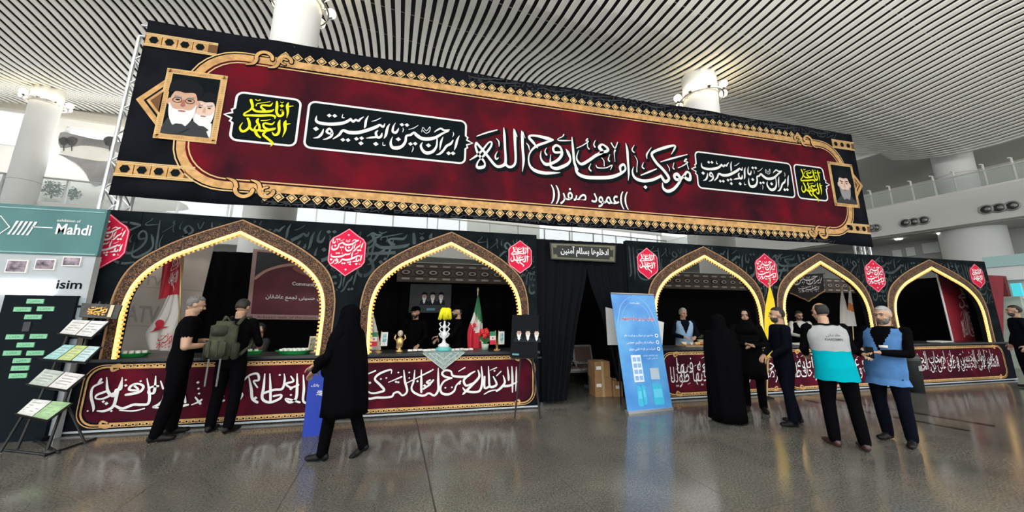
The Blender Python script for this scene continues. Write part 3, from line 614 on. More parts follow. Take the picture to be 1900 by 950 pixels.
def framed(name, x0, x1, z0, z1, wd, parent, k0):
    t = MB(); poly = [(x0, z0), (x1, z0), (x1, z1), (x0, z1)]; flat(t, poly, L(k0)); o = t.build(name, goldl, parent)
    t = MB()
    n = 26
    for i in range(n):      # carved ticks round the frame
        for zz in (z0+wd/2, z1-wd/2): xx = x0+(x1-x0)*(i+.5)/n; flat(t, [(xx-.014, zz-.03), (xx+.014, zz-.012), (xx+.008, zz+.035), (xx-.018, zz+.015)], L(k0+1))
    for i in range(32):
        for xx in (x0+wd/2, x1-wd/2): zz = z0+(z1-z0)*(i+.5)/32; flat(t, [(xx-.03, zz-.014), (xx+.015, zz-.018), (xx+.035, zz+.01), (xx-.01, zz+.014)], L(k0+1))
    t.build('frame_ornament', gold, o); t = MB(); flat(t, [(x0+wd, z0+wd), (x1-wd, z0+wd), (x1-wd, z1-wd), (x0+wd, z1-wd)], L(k0+2)); p = t.build('picture', inkb, o); return o
def clipx(mb, x0, x1, z0, z1): mb.v = [(min(max(x, x0), x1), y, min(max(z, z0), z1)) for x, y, z in mb.v]
o = framed('portrait_frame', -4.36, -3.53, 4.19, 5.40, .09, bn, 4)
t = MB(); portrait(t, -3.76, 4.72, .52, L(7), 7, 2, 9); portrait(t, -4.05, 4.79, .67, L(9), 1, 2, 8, True); clipx(t, -4.27, -3.62, 4.28, 5.31); t.build('printed_portrait', PM, o)
o = framed('portrait_frame', 9.27, 10.08, 4.19, 5.34, .08, bn, 4)
t = MB(); portrait(t, 9.68, 4.72, .66, L(7), 7, 6, 8); clipx(t, 9.35, 10.0, 4.27, 5.26); t.build('printed_portrait', PM, o)

# ------------------------------------------------------------------ truss that carries the banner
alu = mat('truss_aluminium', (.72,.73,.74), .35, metal=.8)
for xt, yt, lb in ((-4.86, .25, 'silver lattice truss tower at the left edge of the large banner'), (11.45, .85, 'silver lattice truss tower behind the right end of the large banner')):
    tr = thing('truss_tower', lb, 'truss', (xt, yt, 0), 0, 'truss towers')
    for a in (-.11, .11):
        for b_ in (-.1, .1): MB().cyl((a, b_, .02), (a, b_, 6.02), .025, n=8).build('upright', alu, tr)
    q = MB(); k = 0; z = .1
    while z < 5.8:
        for b_ in (-.1, .1): q.cyl((-.11 if k % 2 else .11, b_, z), (.11 if k % 2 else -.11, b_, z+.22), .01, n=5)
        for a in (-.11, .11): q.cyl((a, -.1 if k % 2 else .1, z), (a, .1 if k % 2 else -.1, z+.22), .01, n=5)
        z += .22; k += 1
    q.build('lacing', alu, tr); MB().box((0, 0, .01), (.4,.4,.02)).build('base_plate', alu, tr)
    if yt > .5: MB().cyl((0, 0, 6.0), (-1.25, -.6, 6.0), .03, n=8).build('outrigger', alu, tr)
tr = thing('truss_beam', 'silver lattice truss beam along the top of the large banner', 'truss', (2.7, .25, 6.04))
for zz in (0, .20):
    for b_ in (-.1, .1): MB().cyl((-7.67, b_, zz), (7.61, b_, zz), .02, n=8).build('chord', alu, tr)
q = MB(); x = -7.5
while x < 7.4: q.cyl((x, -.1, 0), (x+.3, .1, .2), .01, n=5); q.cyl((x, .1, .2), (x+.3, -.1, 0), .01, n=5); x += .3
q.build('lacing', alu, tr)
for k in range(9):
    x = X0+.3+(X1-X0-.6)*k/8; MB().cyl((x, -.01, 6.17), (x, .16, 6.06), .008, n=6).build('tie_cord', alu, bn)
# ------------------------------------------------------------------ booth facades with pointed arches
fcloth = ramp_mat('facade_cloth', 'noise', 2.6, [(.35,(.005,.007,.009)),(.6,(.009,.013,.015)),(.75,(.015,.021,.023))], rough=.75, detail=5, spec=.03)
fcal = mat('facade_script', (.055,.073,.076), .8, var=.5, vscale=2, spec=.03)
trimm = ramp_mat('arch_scrollwork', 'noise', 17, [(.30,(.012,.007,.005)),(.44,(.02,.01,.007)),(.47,(.24,.115,.05)),(.51,(.28,.15,.065)),(.54,(.02,.01,.007)),(.7,(.03,.012,.008))], rough=.6, detail=1.5, dist=2.2, spec=.3)
trimedge = mat('arch_edge', (.42,.25,.13), .5, spec=.3)
ledm = mat('warm_light_string', (1,.75,.35), .4, emit=1.45, ecol=(1,.55,.12)); pom = mat('gold_fringe', (.8,.5,.14), .6, emit=.35, ecol=(1,.55,.12))  # fringe emission added so the tassels look lit by the string
badgem = mat('badge_red', (.72,.02,.07), .6, var=.08, vscale=3, spec=.03)
INN = [(-1.28,.93),(-1.29,1.25),(-1.285,1.72),(-1.17,2.06),(-.90,2.34),(-.52,2.55),(0,2.80)]
OUT = [(-1.42,.93),(-1.425,1.30),(-1.42,1.80),(-1.29,2.20),(-.98,2.49),(-.55,2.74),(0,2.985)]
def arch(c, hw, prof):
    k = hw/1.28; h = cr([(x*k, z) for x, z in prof], 8); return [(c+x, z) for x, z in h]+[(c-x, z) for x, z in h[::-1][1:]]
ARCHES = {0: [(-3.02,1.28),(.19,1.25)], 1: [(5.42,1.27),(8.56,1.25),(12.2,1.58)]}
FT = 3.03; YF = .0
def ztop(prof, x):
    best = None
    for (xa, za), (xb, zb) in zip(prof, prof[1:]):
        if (xa-x)*(xb-x) <= 0 and xa != xb: z = za+(zb-za)*(x-xa)/(xb-xa); best = z if best is None else max(best, z)
    return best
def hexa(cx, cz, w, h):
    half = [(0,h/2),(.26*w,h*.36),(.42*w,h*.29),(.5*w,h*.2),(.5*w,-h*.2),(.42*w,-h*.29),(.26*w,-h*.36)]
    return [(cx+x, cz+z) for x, z in half]+[(cx, cz-h/2)]+[(cx-x, cz+z) for x, z in half[::-1][:-1]]
BADGES = {0: [(-4.68,2.56,.52,.80,0),(-1.48,2.55,.56,.80,0),(1.44,2.60,.44,.62,1)], 1: [(4.07,2.58,.46,.64,1),(7.0,2.53,.58,.78,0),(10.22,2.52,.62,.80,0),(13.9,2.62,.52,.66,1)]}
for fi, (xa, xb, lb) in enumerate(((-4.8, 1.76, 'dark cloth booth front with two lit pointed arches'), (3.62, 14.36, 'dark cloth booth front with three lit pointed arches'))):
    fc = thing('booth_facade', lb, 'booth', ((xa+xb)/2, 0, 0)); ox = Vector(fc.location)
    def child(mb, name, mats, parent=None, smooth=False):
        mb.v = [(x-ox.x, y, z) for x, y, z in mb.v]; return mb.build(name, mats, parent or fc, smooth)
    ar = ARCHES[fi]; m_ = MB(); ins = [arch(c, h, INN) for c, h in ar]; outs = [arch(c, h, OUT) for c, h in ar]
    cuts = [xa]+[v for c, h in ar for v in (c-h*1.0078, c+h*1.0078)]+[xb]
    for i in range(0, len(cuts), 2): m_.box(((cuts[i]+cuts[i+1])/2, YF+.05, (FT+.934)/2), (cuts[i+1]-cuts[i], .1, FT-.934))
    for prof in ins:
        up = [q for q in prof if q[1] > .93]
        for (x0, z0), (x1, z1) in zip(up, up[1:]):
            if x1-x0 < 1e-4:
                continue
            for y, rev in ((YF, 0), (YF+.1, 1)): q = [(x0,y,z0),(x1,y,z1),(x1,y,FT),(x0,y,FT)]; m_.add(q if not rev else q[::-1], [(0,1,2,3)])
            m_.add([(x0,YF,z0),(x0,YF+.1,z0),(x1,YF+.1,z1),(x1,YF,z1)], [(0,1,2,3)]); m_.add([(x0,YF,FT),(x1,YF,FT),(x1,YF+.1,FT),(x0,YF+.1,FT)], [(0,1,2,3)])
    child(m_, 'cloth_panel', fcloth)
    def clear(x, z):
        if not (xa+.03 < x < xb-.03 and .98 < z < FT-.03): return False
        for prof in outs:
            if prof[0][0]-.02 < x < prof[-1][0]+.02:
                zz = ztop(prof, x)
                if zz is None or z < zz+.02: return False
        return True
    t = MB(); random.seed(3+fi); x = xa-.4; k = 0
    while x < xb:
        src = (TITLE, PHRASE, OATH)[k % 3]; wd = (2.6, 2.4, 1.3)[k % 3]; z0 = (2.15, 2.35, 1.9)[k % 3]
        ink(t, fit(src, x, x+wd, z0, z0+(.85, .62, 1.05)[k % 3]), YF-.003, test=clear, sub=8, wmul=.75); x += wd*.78; k += 1
    for k in range(int((xb-xa)/1.2)+1):
        ink(t, fit(PHRASE, xa-.3+k*1.2, xa+1.1+k*1.2, 1.2+(k % 3)*.35, 1.7+(k % 3)*.35), YF-.003, test=clear, sub=8, wmul=.8)
    child(t, 'faint_lettering', fcal)
    for (c, h), pi, po in zip(ar, ins, outs):
        t = MB(); n = len(pi); vs = [(x, YF-.012, z) for x, z in pi]+[(x, YF-.012, z) for x, z in po]+[(x, YF, z) for x, z in po]
        t.add(vs, [(i, i+1, n+i+1, n+i) for i in range(n-1)]+[(n+i, n+i+1, 2*n+i+1, 2*n+i) for i in range(n-1)]); o = child(t, 'arch_border', trimm)
        t = MB(); t.tube([(x, YF-.014, z) for x, z in po], .012, 5); t.tube([(x, YF-.014, z) for x, z in pi], .012, 5); q = t; q.v = [(x-ox.x, y, z) for x, y, z in q.v]; q.build('border_cord', trimedge, o)
        t = MB(); t.tube([(c+(x-c)*.985, YF-.02, z-.015) for x, z in pi], .026, 6); ls = child(t, 'light_string', ledm)
        d = 0; t = MB(); lens = [0]
        for a, b in zip(pi, pi[1:]): lens.append(lens[-1]+math.hypot(b[0]-a[0], b[1]-a[1]))
        s = .03; i = 0
        while s < lens[-1]:
            while lens[i+1] < s: i += 1
            a, b = pi[i], pi[i+1]; f_ = (s-lens[i])/(lens[i+1]-lens[i]); px, pz = a[0]+(b[0]-a[0])*f_, a[1]+(b[1]-a[1])*f_
            tx, tz = (b[0]-a[0]), (b[1]-a[1]); l = math.hypot(tx, tz); tx /= l; tz /= l; nx_, nz_ = tz, -tx
            t.add([(px-tx*.022+nx_*.02, YF-.02, pz-tz*.022+nz_*.02), (px+tx*.022+nx_*.02, YF-.02, pz+tz*.022+nz_*.02), (px+tx*.014+nx_*.075, YF-.02, pz+tz*.014+nz_*.075), (px-tx*.014+nx_*.075, YF-.02, pz-tz*.014+nz_*.075), (px+nx_*.045, YF-.045, pz+nz_*.045), (px+nx_*.045, YF+.005, pz+nz_*.045)],
                  [(0,1,4),(1,2,4),(2,3,4),(3,0,4),(1,0,5),(2,1,5),(3,2,5),(0,3,5)]); s += .062
        t.v = [(x-ox.x, y, z) for x, y, z in t.v]; t.build('tassel_fringe', pom, ls)
    for cx, cz, w_, h_, kind in BADGES[fi]:
        p = hexa(cx, cz, w_, h_); t = MB(); t.prism(p[::-1], YF-.012, YF); o = child(t, 'badge', badgem)
        t = MB(); outline(t, hexa(cx, cz, w_*.96, h_*.97), .014, YF-.014); t.v = [(x-ox.x, y, z) for x, y, z in t.v]; t.build('badge_edge', mat('badge_pink', (.8,.35,.42), .6), o)
        t = MB()
        if kind == 0:
            ink(t, fit(PHRASE_L2, cx-.42*w_, cx+.42*w_, cz+.02*h_, cz+.27*h_), YF-.016); ink(t, fit(PHRASE_L1, cx-.42*w_, cx+.42*w_, cz-.25*h_, cz+.01*h_), YF-.016)
            ink(t, [[(cx, cz+.36*h_, .03)], [(cx, cz-.36*h_, .03)]], YF-.016)
        else: ink(t, fit(OATH, cx-.40*w_, cx+.40*w_, cz-.30*h_, cz+.30*h_), YF-.016)
        t.v = [(x-ox.x, y, z) for x, y, z in t.v]; t.build('lettering', white, o)

# ------------------------------------------------------------------ counters
ctop = mat('counter_top', (.02,.022,.026), .35); cdark = mat('counter_cloth', (.008,.009,.013), .75, spec=.03)
cmaroon = ramp_mat('counter_maroon', 'noise', 2.2, [(.3,(.035,.008,.014)),(.55,(.075,.008,.018)),(.75,(.14,.010,.022))], rough=.75, detail=8, spec=.03)
hem = mat('clear_hem', (.5,.55,.6), .3)
def counter(xa, xb, zt, lb, panels, depth=.62):
    t = thing('booth_counter', lb, 'counter', ((xa+xb)/2, 0, 0)); ox = (xa+xb)/2
    MB().box((0, depth/2-.02, (zt-.04)/2), (xb-xa, depth, zt-.04)).build('body', cdark, t); MB().box((0, depth/2-.02, zt-.02), (xb-xa+.06, depth+.06, .04)).build('worktop', ctop, t)
    yc = -.06; c = MB(); nn = 60; rows = 6; vs = []
    for j in range(rows+1):
        for i in range(nn+1): x = xa+(xb-xa)*i/nn; z = .02+(zt-.06)*j/rows; vs.append((x-ox, yc+.012*math.sin(x*3.1)*(1-j/rows)**2*.4, z))
    c.add(vs, [(j*(nn+1)+i, j*(nn+1)+i+1, (j+1)*(nn+1)+i+1, (j+1)*(nn+1)+i) for j in range(rows) for i in range(nn)]); fc = c.build('front_cloth', cdark, t, True)
    MB().box((0, yc-.004, .03), (xb-xa, .012, .025)).build('hem', hem, t)
    y = yc-.01
    for (p0, p1, kind) in panels:
        m = MB(); flat(m, rrect(p0-ox, p1-ox, .13, zt-.13, .16, 6), y); o = m.build('maroon_panel', cmaroon, fc)
        m = MB(); outline(m, rrect(p0-.03-ox, p1+.03-ox, .10, zt-.10, .18, 6), .022, y-.003, 0); outline(m, rrect(p0-.07-ox, p1+.07-ox, .07, zt-.07, .21, 6), .012, y-.003, 0)
        for zz in (.105, zt-.105):
            flat(m, [(p0+.3-ox, zz-.02), (p1-.3-ox, zz-.02), (p1-.3-ox, zz+.02), (p0+.3-ox, zz+.02)], y-.005, 0)
            x = p0+.34
            while x < p1-.32:
                flat(m, [(x-ox+.024*math.cos(PI/3*k), zz+(-.015 if zz < .5 else .015)+.024*math.sin(PI/3*k)) for k in range(6)], y-.007, 1); flat(m, [(x-ox+.014*math.cos(PI/3*k), zz+(-.015 if zz < .5 else .015)+.014*math.sin(PI/3*k)) for k in range(6)], y-.009, 2); x += .075
        for xe, sx in ((p0+.28, 1), (p1-.28, -1)):
            for zz, sg in ((.105, -1), (zt-.105, 1)): ink(m, [[(xe-ox+sx*.06, zz, .03), (xe-ox, zz+sg*.03, .04), (xe-ox-sx*.07, zz+sg*.01, .035), (xe-ox-sx*.06, zz-sg*.04, .03), (xe-ox, zz-sg*.02, .02)]], y-.006, 0)
        m.build('gold_border', [gold, goldl, inkb], fc)
        m = MB()
        if kind == 'praise':
            ink(m, [[(x-ox, z+.02, w_) for x, z, w_ in s] for s in PRAISE_R+PRAISE_L], y-.004, wmul=.78)
        else:
            for q, (tx, a, b, z0, z1) in enumerate(kind):
                words(m, tx, a-ox, b-ox, z0, z1, y-.004-.002*q, 0, -.006)
                for k in range(int((b-a)/.11)):
                    random.seed(k+q*31+int(a*9)); xx = a-ox+.05+k*.11+random.uniform(-.03,.03); zz = random.uniform(z0+.05, z1)
                    ink(m, [[(xx-.03, zz-.012, .004), (xx+.03, zz+.014, .012)]] if k % 2 else [[(xx, zz+.03, .004), (xx-.012, zz, .014), (xx+.008, zz-.012, .014)]], y-.004)
        m.build('lettering', white, fc)
    return t
counter(-4.79, 1.76, .93, 'left booth counter with maroon calligraphy cloth, serving two arches', [(-4.45, 1.62, 'praise')])
R_ = []
counter(3.64, 14.34, .93, 'right booth counter with maroon calligraphy cloth, serving three arches', [
    (4.25, 7.02, [('ارضک طوعا و تمتعه فیها طویلا', 4.35, 6.9, .22, .60), ('حتی تسکنه و تمتعه فیها', 4.5, 6.8, .38, .76)]),
    (7.2, 10.3, [('فی هذه الساعة و فی کل ساعة ولیا و حافظا', 7.3, 10.2, .22, .60), ('صلواتک علیه و علی آبایه', 7.4, 10.1, .40, .78)]),
    (10.5, 13.95, [('السلام علی الحسین و علی علی بن الحسین', 10.7, 13.75, .22, .58), ('و علی اولاد الحسین و علی اصحاب الحسین', 10.7, 13.75, .40, .76)])])
# ------------------------------------------------------------------ inside the booths
velvet = mat('black_drape', (.004,.004,.005), .9, spec=.03)
def drape(pts_top, z0, name, m, lb, cat, y_amp=.035, freq=22, grp=None, zt=None):
    """hanging cloth along a polyline in plan: pts_top = [(x,y,ztop)...]"""
    t = MB(); P = cr(pts_top, 24) if len(pts_top) > 2 else [tuple(a+(b-a)*k/60 for a, b in zip(*pts_top)) for k in range(61)]
    n = len(P); rows = 8; vs = []; s = 0
    for j in range(rows+1):
        s = 0
        for i in range(n):
            if i: s += math.hypot(P[i][0]-P[i-1][0], P[i][1]-P[i-1][1])
            x, y, zt_ = P[i]; f = j/rows; vs.append((x, y+y_amp*math.sin(s*freq)*(1-.4*f)+.5*y_amp*math.sin(s*freq*.37+2), z0+(zt_-z0)*f))
    t.add(vs, [(j*n+i, j*n+i+1, (j+1)*n+i+1, (j+1)*n+i) for j in range(rows) for i in range(n-1)])
    c = Vector(((P[0][0]+P[-1][0])/2, (P[0][1]+P[-1][1])/2, z0)); t.v = [(x-c.x, y-c.y, z-c.z) for x, y, z in t.v]
    o = t.build(name, m, None, True, c); return tag(o, lb, cat, grp)
drape([(-5.3,2.3,2.85),(-.9,2.3,2.85)], .0, 'backdrop_curtain', velvet, 'black backdrop curtain at the back of the first arch', 'curtain')
drape([(-.95,2.35,2.42),(1.9,2.35,2.42)], .0, 'backdrop_curtain', velvet, 'black backdrop curtain behind the two men in caps', 'curtain')
drape([(1.9,2.6,2.6),(3.6,2.6,2.6)], .0, 'backdrop_curtain', velvet, 'black backdrop curtain at the back of the entrance passage', 'curtain', .02)
drape([(3.6,2.35,2.42),(14.4,2.35,2.42)], .0, 'backdrop_curtain', velvet, 'long black backdrop curtain behind the right booth', 'curtain')
drape([(14.3,.15,2.7),(14.3,2.3,2.7)], .0, 'side_curtain', velvet, 'black side curtain at the right end of the booths', 'curtain', .015)
drape([(1.82,.12,2.7),(1.9,2.5,2.7)], .0, 'side_curtain', velvet, 'black side curtain left of the entrance passage', 'curtain', .015)
drape([(3.6,.12,2.7),(3.55,2.5,2.7)], .0, 'side_curtain', velvet, 'black side curtain right of the entrance passage', 'curtain', .015)
vbase = mat('valance_cloth', (.16,.135,.11), .7, var=.15, vscale=5); voval = mat('valance_oval', (.6,.54,.46), .7); vdark = mat('valance_brown', (.05,.035,.028), .7)
def valance(xa, xb, lb):
    t = thing('ornamental_valance', lb, 'valance', ((xa+xb)/2, 2.26, 2.30)); ox = (xa+xb)/2; h = .46
    m = MB(); n = 40; m.add([(xa-ox+(xb-xa)*i/n, .01*math.sin(i*1.3), z) for z in (0, h) for i in range(n+1)], [(i, i+1, n+2+i, n+1+i) for i in range(n)]); m.build('cloth', vbase, t)
    m = MB(); x = xa+.2
    while x < xb-.1:
        e = ell(x-ox, .23, .125, .075); flat(m, e, -.016, 1); flat(m, ell(x-ox, .23, .095, .05), -.019, 0); flat(m, ell(x-ox, .23, .05, .025), -.022, 1)
        for zz in (.08, .38): flat(m, rrect(x-ox-.09, x-ox+.09, zz-.022, zz+.022, .02, 3), -.016, 0)
        x += .31
    for zz in (.02, .13, .33, .44): flat(m, [(xa-ox, zz-.006), (xb-ox, zz-.006), (xb-ox, zz+.006), (xa-ox, zz+.006)], -.014, 1)
    m.build('oval_pattern', [voval, vdark], t)
    m = MB()
    m.cyl((xa-ox, .03, h), (xb-ox, .03, h), .02, n=8); m.build('rod', steel, t)
    return t
valance(-.95, 1.95, 'brown patterned valance with beige ovals above the men in caps')
valance(3.6, 14.4, 'long brown patterned valance with beige ovals in the right booth')

class Q4:       # flat print on a quad given by four world corners: bl, br, tr, tl
    def __init__(s, bl, br, tr, tl):
        s.c = [Vector(p) for p in (bl, br, tr, tl)]; n = (s.c[1]-s.c[0]).cross(s.c[3]-s.c[0]).normalized()
        if n.dot(CAM-s.c[0]) < 0: n = -n
        s.n = n
    def __call__(s, u, v, k=0.0):
        a, b, c, d = s.c; return (a*(1-u)+b*u)*(1-v)+(d*(1-u)+c*u)*v+s.n*k
    def poly(s, mb, pts, k, mi=0, o=Vector((0,0,0))): mb.add([s(u, v, k)-o for u, v in pts], [tuple(range(len(pts)))], mi)
    def rect(s, mb, u0, u1, v0, v1, k, mi=0, o=Vector((0,0,0))): s.poly(mb, [(u0,v0),(u1,v0),(u1,v1),(u0,v1)], k, mi, o)
    def slab(s, mb, th, o=Vector((0,0,0)), mi=0):
        f = [s(u, v)-o for u, v in ((0,0),(1,0),(1,1),(0,1))]; b = [p-s.n*th for p in f]
        mb.add(f+b, [(0,1,2,3),(7,6,5,4),(0,4,5,1),(1,5,6,2),(2,6,7,3),(3,7,4,0)], mi)
    def text(s, mb, tx, u0, u1, v0, v1, k, mi=0, bold=.01, arabic=True, o=Vector((0,0,0))):
        words(mb, tx, u0, u1, v0, v1, 0, mi, bold, arabic, F=lambda p: tuple(s(p[0], p[2], k)-o))
    def strokes(s, mb, sts, u0, u1, v0, v1, k, mi=0, wk=1.0, o=Vector((0,0,0))):
        W = (s.c[1]-s.c[0]).length; H = (s.c[3]-s.c[0]).length; t = MB(); ink(t, fit(sts, u0*W, u1*W, v0*H, v1*H, wk), 0)
        mb.add([tuple(s(x/W, z/H, k-y)-o) for x, y, z in t.v], t.f, mi)
def sheet(name, lb, cat, q, m, th=.01, grp=None):
    base = (q.c[0]+q.c[1])/2; t = thing(name, lb, cat, base, 0, grp); mb = MB(); q.slab(mb, th, base); mb.build('board' if th > .015 else 'cloth', m, t); return t, base
# beige sheet with large grey letters, seen through the first arch
q = Q4(Vector((A(185,660,1.25).x,1.25,.0)), Vector((A(336,690,1.25).x,1.25,.0)), A(398,452,1.25), A(200,430,1.25))
t, b0 = sheet('beige_sheet', 'pale beige cloth screen with large grey letters in the first arch', 'screen', q, mat('beige_cloth', (.52,.47,.42), .8, var=.08, vscale=2))
m = MB(); q.text(m, 'SATV', .20, .60, .48, .58, .004, 0, .02, False, b0); m.build('lettering', mat('grey_letters', (.36,.33,.31), .8), t); m = MB(); q.text(m, 'SATV', .22, .58, .70, .76, .004, 0, .02, False, b0); m.build('lettering', mat('grey_letters', (.36,.33,.31), .8), t)
m = MB()
for k in range(1, 4): q.rect(m, 0, 1, .23*k-.004, .23*k+.002, .003, 0, b0)
m.build('fold_line', mat('beige_line', (.42,.37,.33), .8), t)
# burgundy cloth banner in the first arch
q = Q4(A(456,592,2.2), A(618,594,2.2), A(618,476,2.2), A(470,462,2.2))
t, b0 = sheet('burgundy_banner', 'burgundy cloth banner with pale border and white text in the first arch', 'banner', q, mat('burgundy_border', (.42,.27,.25), .7))
m = MB(); q.rect(m, .05, 1, .07, .97, .003, 0, b0); m.build('field', mat('burgundy_field', (.12,.015,.03), .6, var=.35, vscale=2.5), t)
m = MB(); q.poly(m, [(.06,.96),(.05,.62),(.2,.75),(.45,.86),(.7,.9),(.75,.97)], .006, 0, b0); m.build('dark_corner', mat('burgundy_dark', (.02,.02,.024), .6), t)
m = MB(); q.poly(m, cr([(.06,.6),(.2,.73),(.45,.83),(.8,.86),(.8,.82),(.45,.79),(.2,.69),(.07,.56)], 4, True), .009, 0, b0); q.poly(m, cr([(.5,.75),(.68,.66),(.95,.62),(.95,.84),(.75,.85),(.55,.8)], 3, True), .010, 1, b0); q.poly(m, [(.62,.72),(.8,.76),(.86,.68),(.7,.66)], .012, 2, b0); m.build('ornament', [mat('salmon_band', (.5,.3,.26), .7), mat('salmon_fill', (.32,.12,.1), .7), white], t)
m = MB(); q.text(m, 'Community', .50, .80, .49, .56, .009, 0, .02, False, b0); m.build('lettering', white, t); m = MB(); q.text(m, 'اربعین حسینی تجمع عاشقان', .2, .97, .27, .36, .009, 0, .012, True, b0); m.build('lettering', white, t); m = MB(); q.text(m, 'Arbaeen walk of the lovers', .12, .8, .015, .05, .004, 0, .0, False, b0); m.build('lettering', mat('burgundy_text', (.1,.02,.03), .7), t)

# hanging poster in the second arch and the same picture on the easel
def trio(q, m, b0, u0, v0, s, asp):
    for k in range(3):
        t = MB(); portrait(t, 0, 0, 1, 0, 7 if k else 1, 2 if k != 1 else 2, 3); cu = u0+(k-1)*s*.72
        for (vs, fs, mi) in ((t.v, t.f, t.m),):
            o = len(m.v); m.v += [tuple(q(cu+x*s*.62, v0+z*s*.62*asp, .004-y*1.2)-b0) for x, y, z in vs]; m.f += [tuple(i+o for i in f) for f in fs]; m.m += mi
grad = ramp_mat('poster_charcoal', 'noise', 1.2, [(.3,(.02,.024,.027)),(.7,(.055,.062,.068))], rough=.5)
tealp = mat('poster_teal', (.08,.32,.36), .5)
q = Q4(A(758,580,2.27), A(836,580,2.27), A(838,528,2.27), A(762,527,2.27))
t, b0 = sheet('portrait_poster', 'dark grey poster of three faces hanging behind the men in caps', 'poster', q, mat('poster_grey', (.05,.055,.06), .8, var=.3, vscale=2), .02)
m = MB(); trio(q, m, b0, .55, .55, .28, 1.5); m.build('printed_portrait', PM, t); m = MB(); q.rect(m, .42, .62, .07, .15, .004, 0, b0); m.build('caption', tealp, t)
pe = G(972, 765); 
q = Q4(A(947,663,-.70), A(997,665,-.64), A(1000,584,-.54), A(951,584,-.60))
t = thing('easel', 'thin black tripod easel at the right end of the left counter', 'easel', (pe.x, -.42, 0)); eo = Vector(t.location)
bk = mat('black_metal', (.01,.01,.011), .4, metal=.3)
for a, b in (((.16,-.22,0),(.02,.02,1.55)), ((-.22,-.14,0),(-.02,.02,1.55)), ((.30,.26,0),(.0,.04,1.5))): MB().cyl(a, b, .014, n=8).build('leg', bk, t)
MB().box((-.02,-.09,.88), (.5,.04,.025)).build('ledge', bk, t); MB().ball((0,.02,1.55), .03, 10, 8).build('hinge', bk, t)
t, b0 = sheet('portrait_board', 'black board with three faces standing on the easel', 'poster', q, mat('board_black', (.010,.011,.013), .8, spec=.05), .02)
m = MB(); trio(q, m, b0, .6, .55, .46, .62); m.build('printed_portrait', PM, t); m = MB(); q.rect(m, .06, .30, .05, .09, .004, 0, b0); m.build('caption', tealp, t)

# flags
def flag(name, lb, Lp, Rp, Y, mats, bands=None, amp=.03, fr=3, pole=None, emblem=None, grp=None, dirx=0):
    """cloth between two edge curves given in picture points, hung at depth Y"""
    Lc = cr([tuple(A(x, y, Y)) for x, y in Lp], 8); Rc = cr([tuple(A(x, y, Y)) for x, y in Rp], 8); nr = min(len(Lc), len(Rc)); nc = 18; vs = []; base = Vector(((Lc[-1][0]+Rc[-1][0])/2, Y, min(Lc[-1][2], Rc[-1][2])))
    if pole: base = A(*pole[1], Y+.03); base.z = .945 if .1 < Y < .5 else 0.0
    t = thing(name, lb, 'flag', base, 0, grp); m = MB()
    for j in range(nr):
        for i in range(nc+1):
            u = i/nc; a = Vector(Lc[j]); b = Vector(Rc[j]); p = a*(1-u)+b*u; p.y += amp*math.sin(u*PI*2*fr+j*.12)*min(1, j/6+.15); vs.append(p-base)
    fs = [(j*(nc+1)+i, j*(nc+1)+i+1, (j+1)*(nc+1)+i+1, (j+1)*(nc+1)+i) for j in range(nr-1) for i in range(nc)]
    m.add(vs, fs)
    if bands: m.m = [bands(i/nc, j/(nr-1)) for j in range(nr-1) for i in range(nc)]
    m.build('cloth', mats, t, True)
    if emblem:
        uu, vv, rad, em = emblem; a = Vector(Lc[int(vv*(nr-1))]); b = Vector(Rc[int(vv*(nr-1))]); p = a*(1-uu)+b*uu-base-Vector((0,amp+.012,0)); e = MB()
        e.ball(p, (rad, .008, rad), 14, 8); e.add([p+Vector((-rad*2,0,-rad*2.4)), p+Vector((rad*2.3,0,-rad*.8)), p+Vector((rad*.3,0,-rad*.9))], [(0,1,2)]); e.add([p+Vector((-rad*1.2,0,-rad*2)), p+Vector((rad*.5,0,-rad)), p+Vector((-rad*.6,0,-rad*.8))], [(0,1,2)]); e.build('emblem', em, t)
    if pole: a = A(*pole[0], Y+.03)-base; MB().cyl(a, (0,0,0) if not dirx else (dirx,0,0), .014, n=8).build('pole', mat('pole_brass', (.5,.38,.18), .35, metal=.7), t); MB().ball(a, (.025,.025,.05), 10, 8).build('finial', mat('pole_brass', (1,1,1)), t); MB().lathe((0,0,0), [(0,0),(.12,0),(.12,.02),(.03,.05),(0,.05)], 16).build('pole_base', bk, t)
    return t, base
fr_ = mat('flag_red', (.62,.02,.05), .7); fw_ = mat('flag_white', (.74,.73,.70), .7); fg_ = mat('flag_green', (.03,.22,.10), .7); fy_ = mat('flag_yellow', (.85,.62,.01), .7); fm_ = mat('flag_maroon', (.22,.008,.02), .65, var=.2, vscale=3)
t, b0 = flag('red_flag', 'red flag with white script hanging beside the beige screen', [(303,474),(298,515),(292,556)], [(342,462),(338,505),(331,547)], .8, fr_, amp=.02, fr=2)
m = MB(); q = Q4(A(294,554,.77), A(331,548,.77), A(342,464,.77), A(305,474,.77)); q.strokes(m, OATH, .45, .9, .1, .9, .012, 0, .5, b0); m.build('lettering', white, t)
t, b0 = flag('white_flag', 'white flag with red bird emblem drooping on a pole in the first arch', [(312,548),(292,585),(268,618),(275,648)], [(330,546),(334,580),(330,615),(322,652)], .75, fw_, amp=.03, fr=2.5, pole=((338,470),(345,655)), emblem=(.4,.5,.06,fr_))
m = MB(); q = Q4(A(285,650,.68), A(322,648,.68), A(326,606,.68), A(295,614,.68)); q.strokes(m, PHRASE_L1, .1, .9, .1, .8, .01, 0, .8, b0); m.build('lettering', fr_, t)
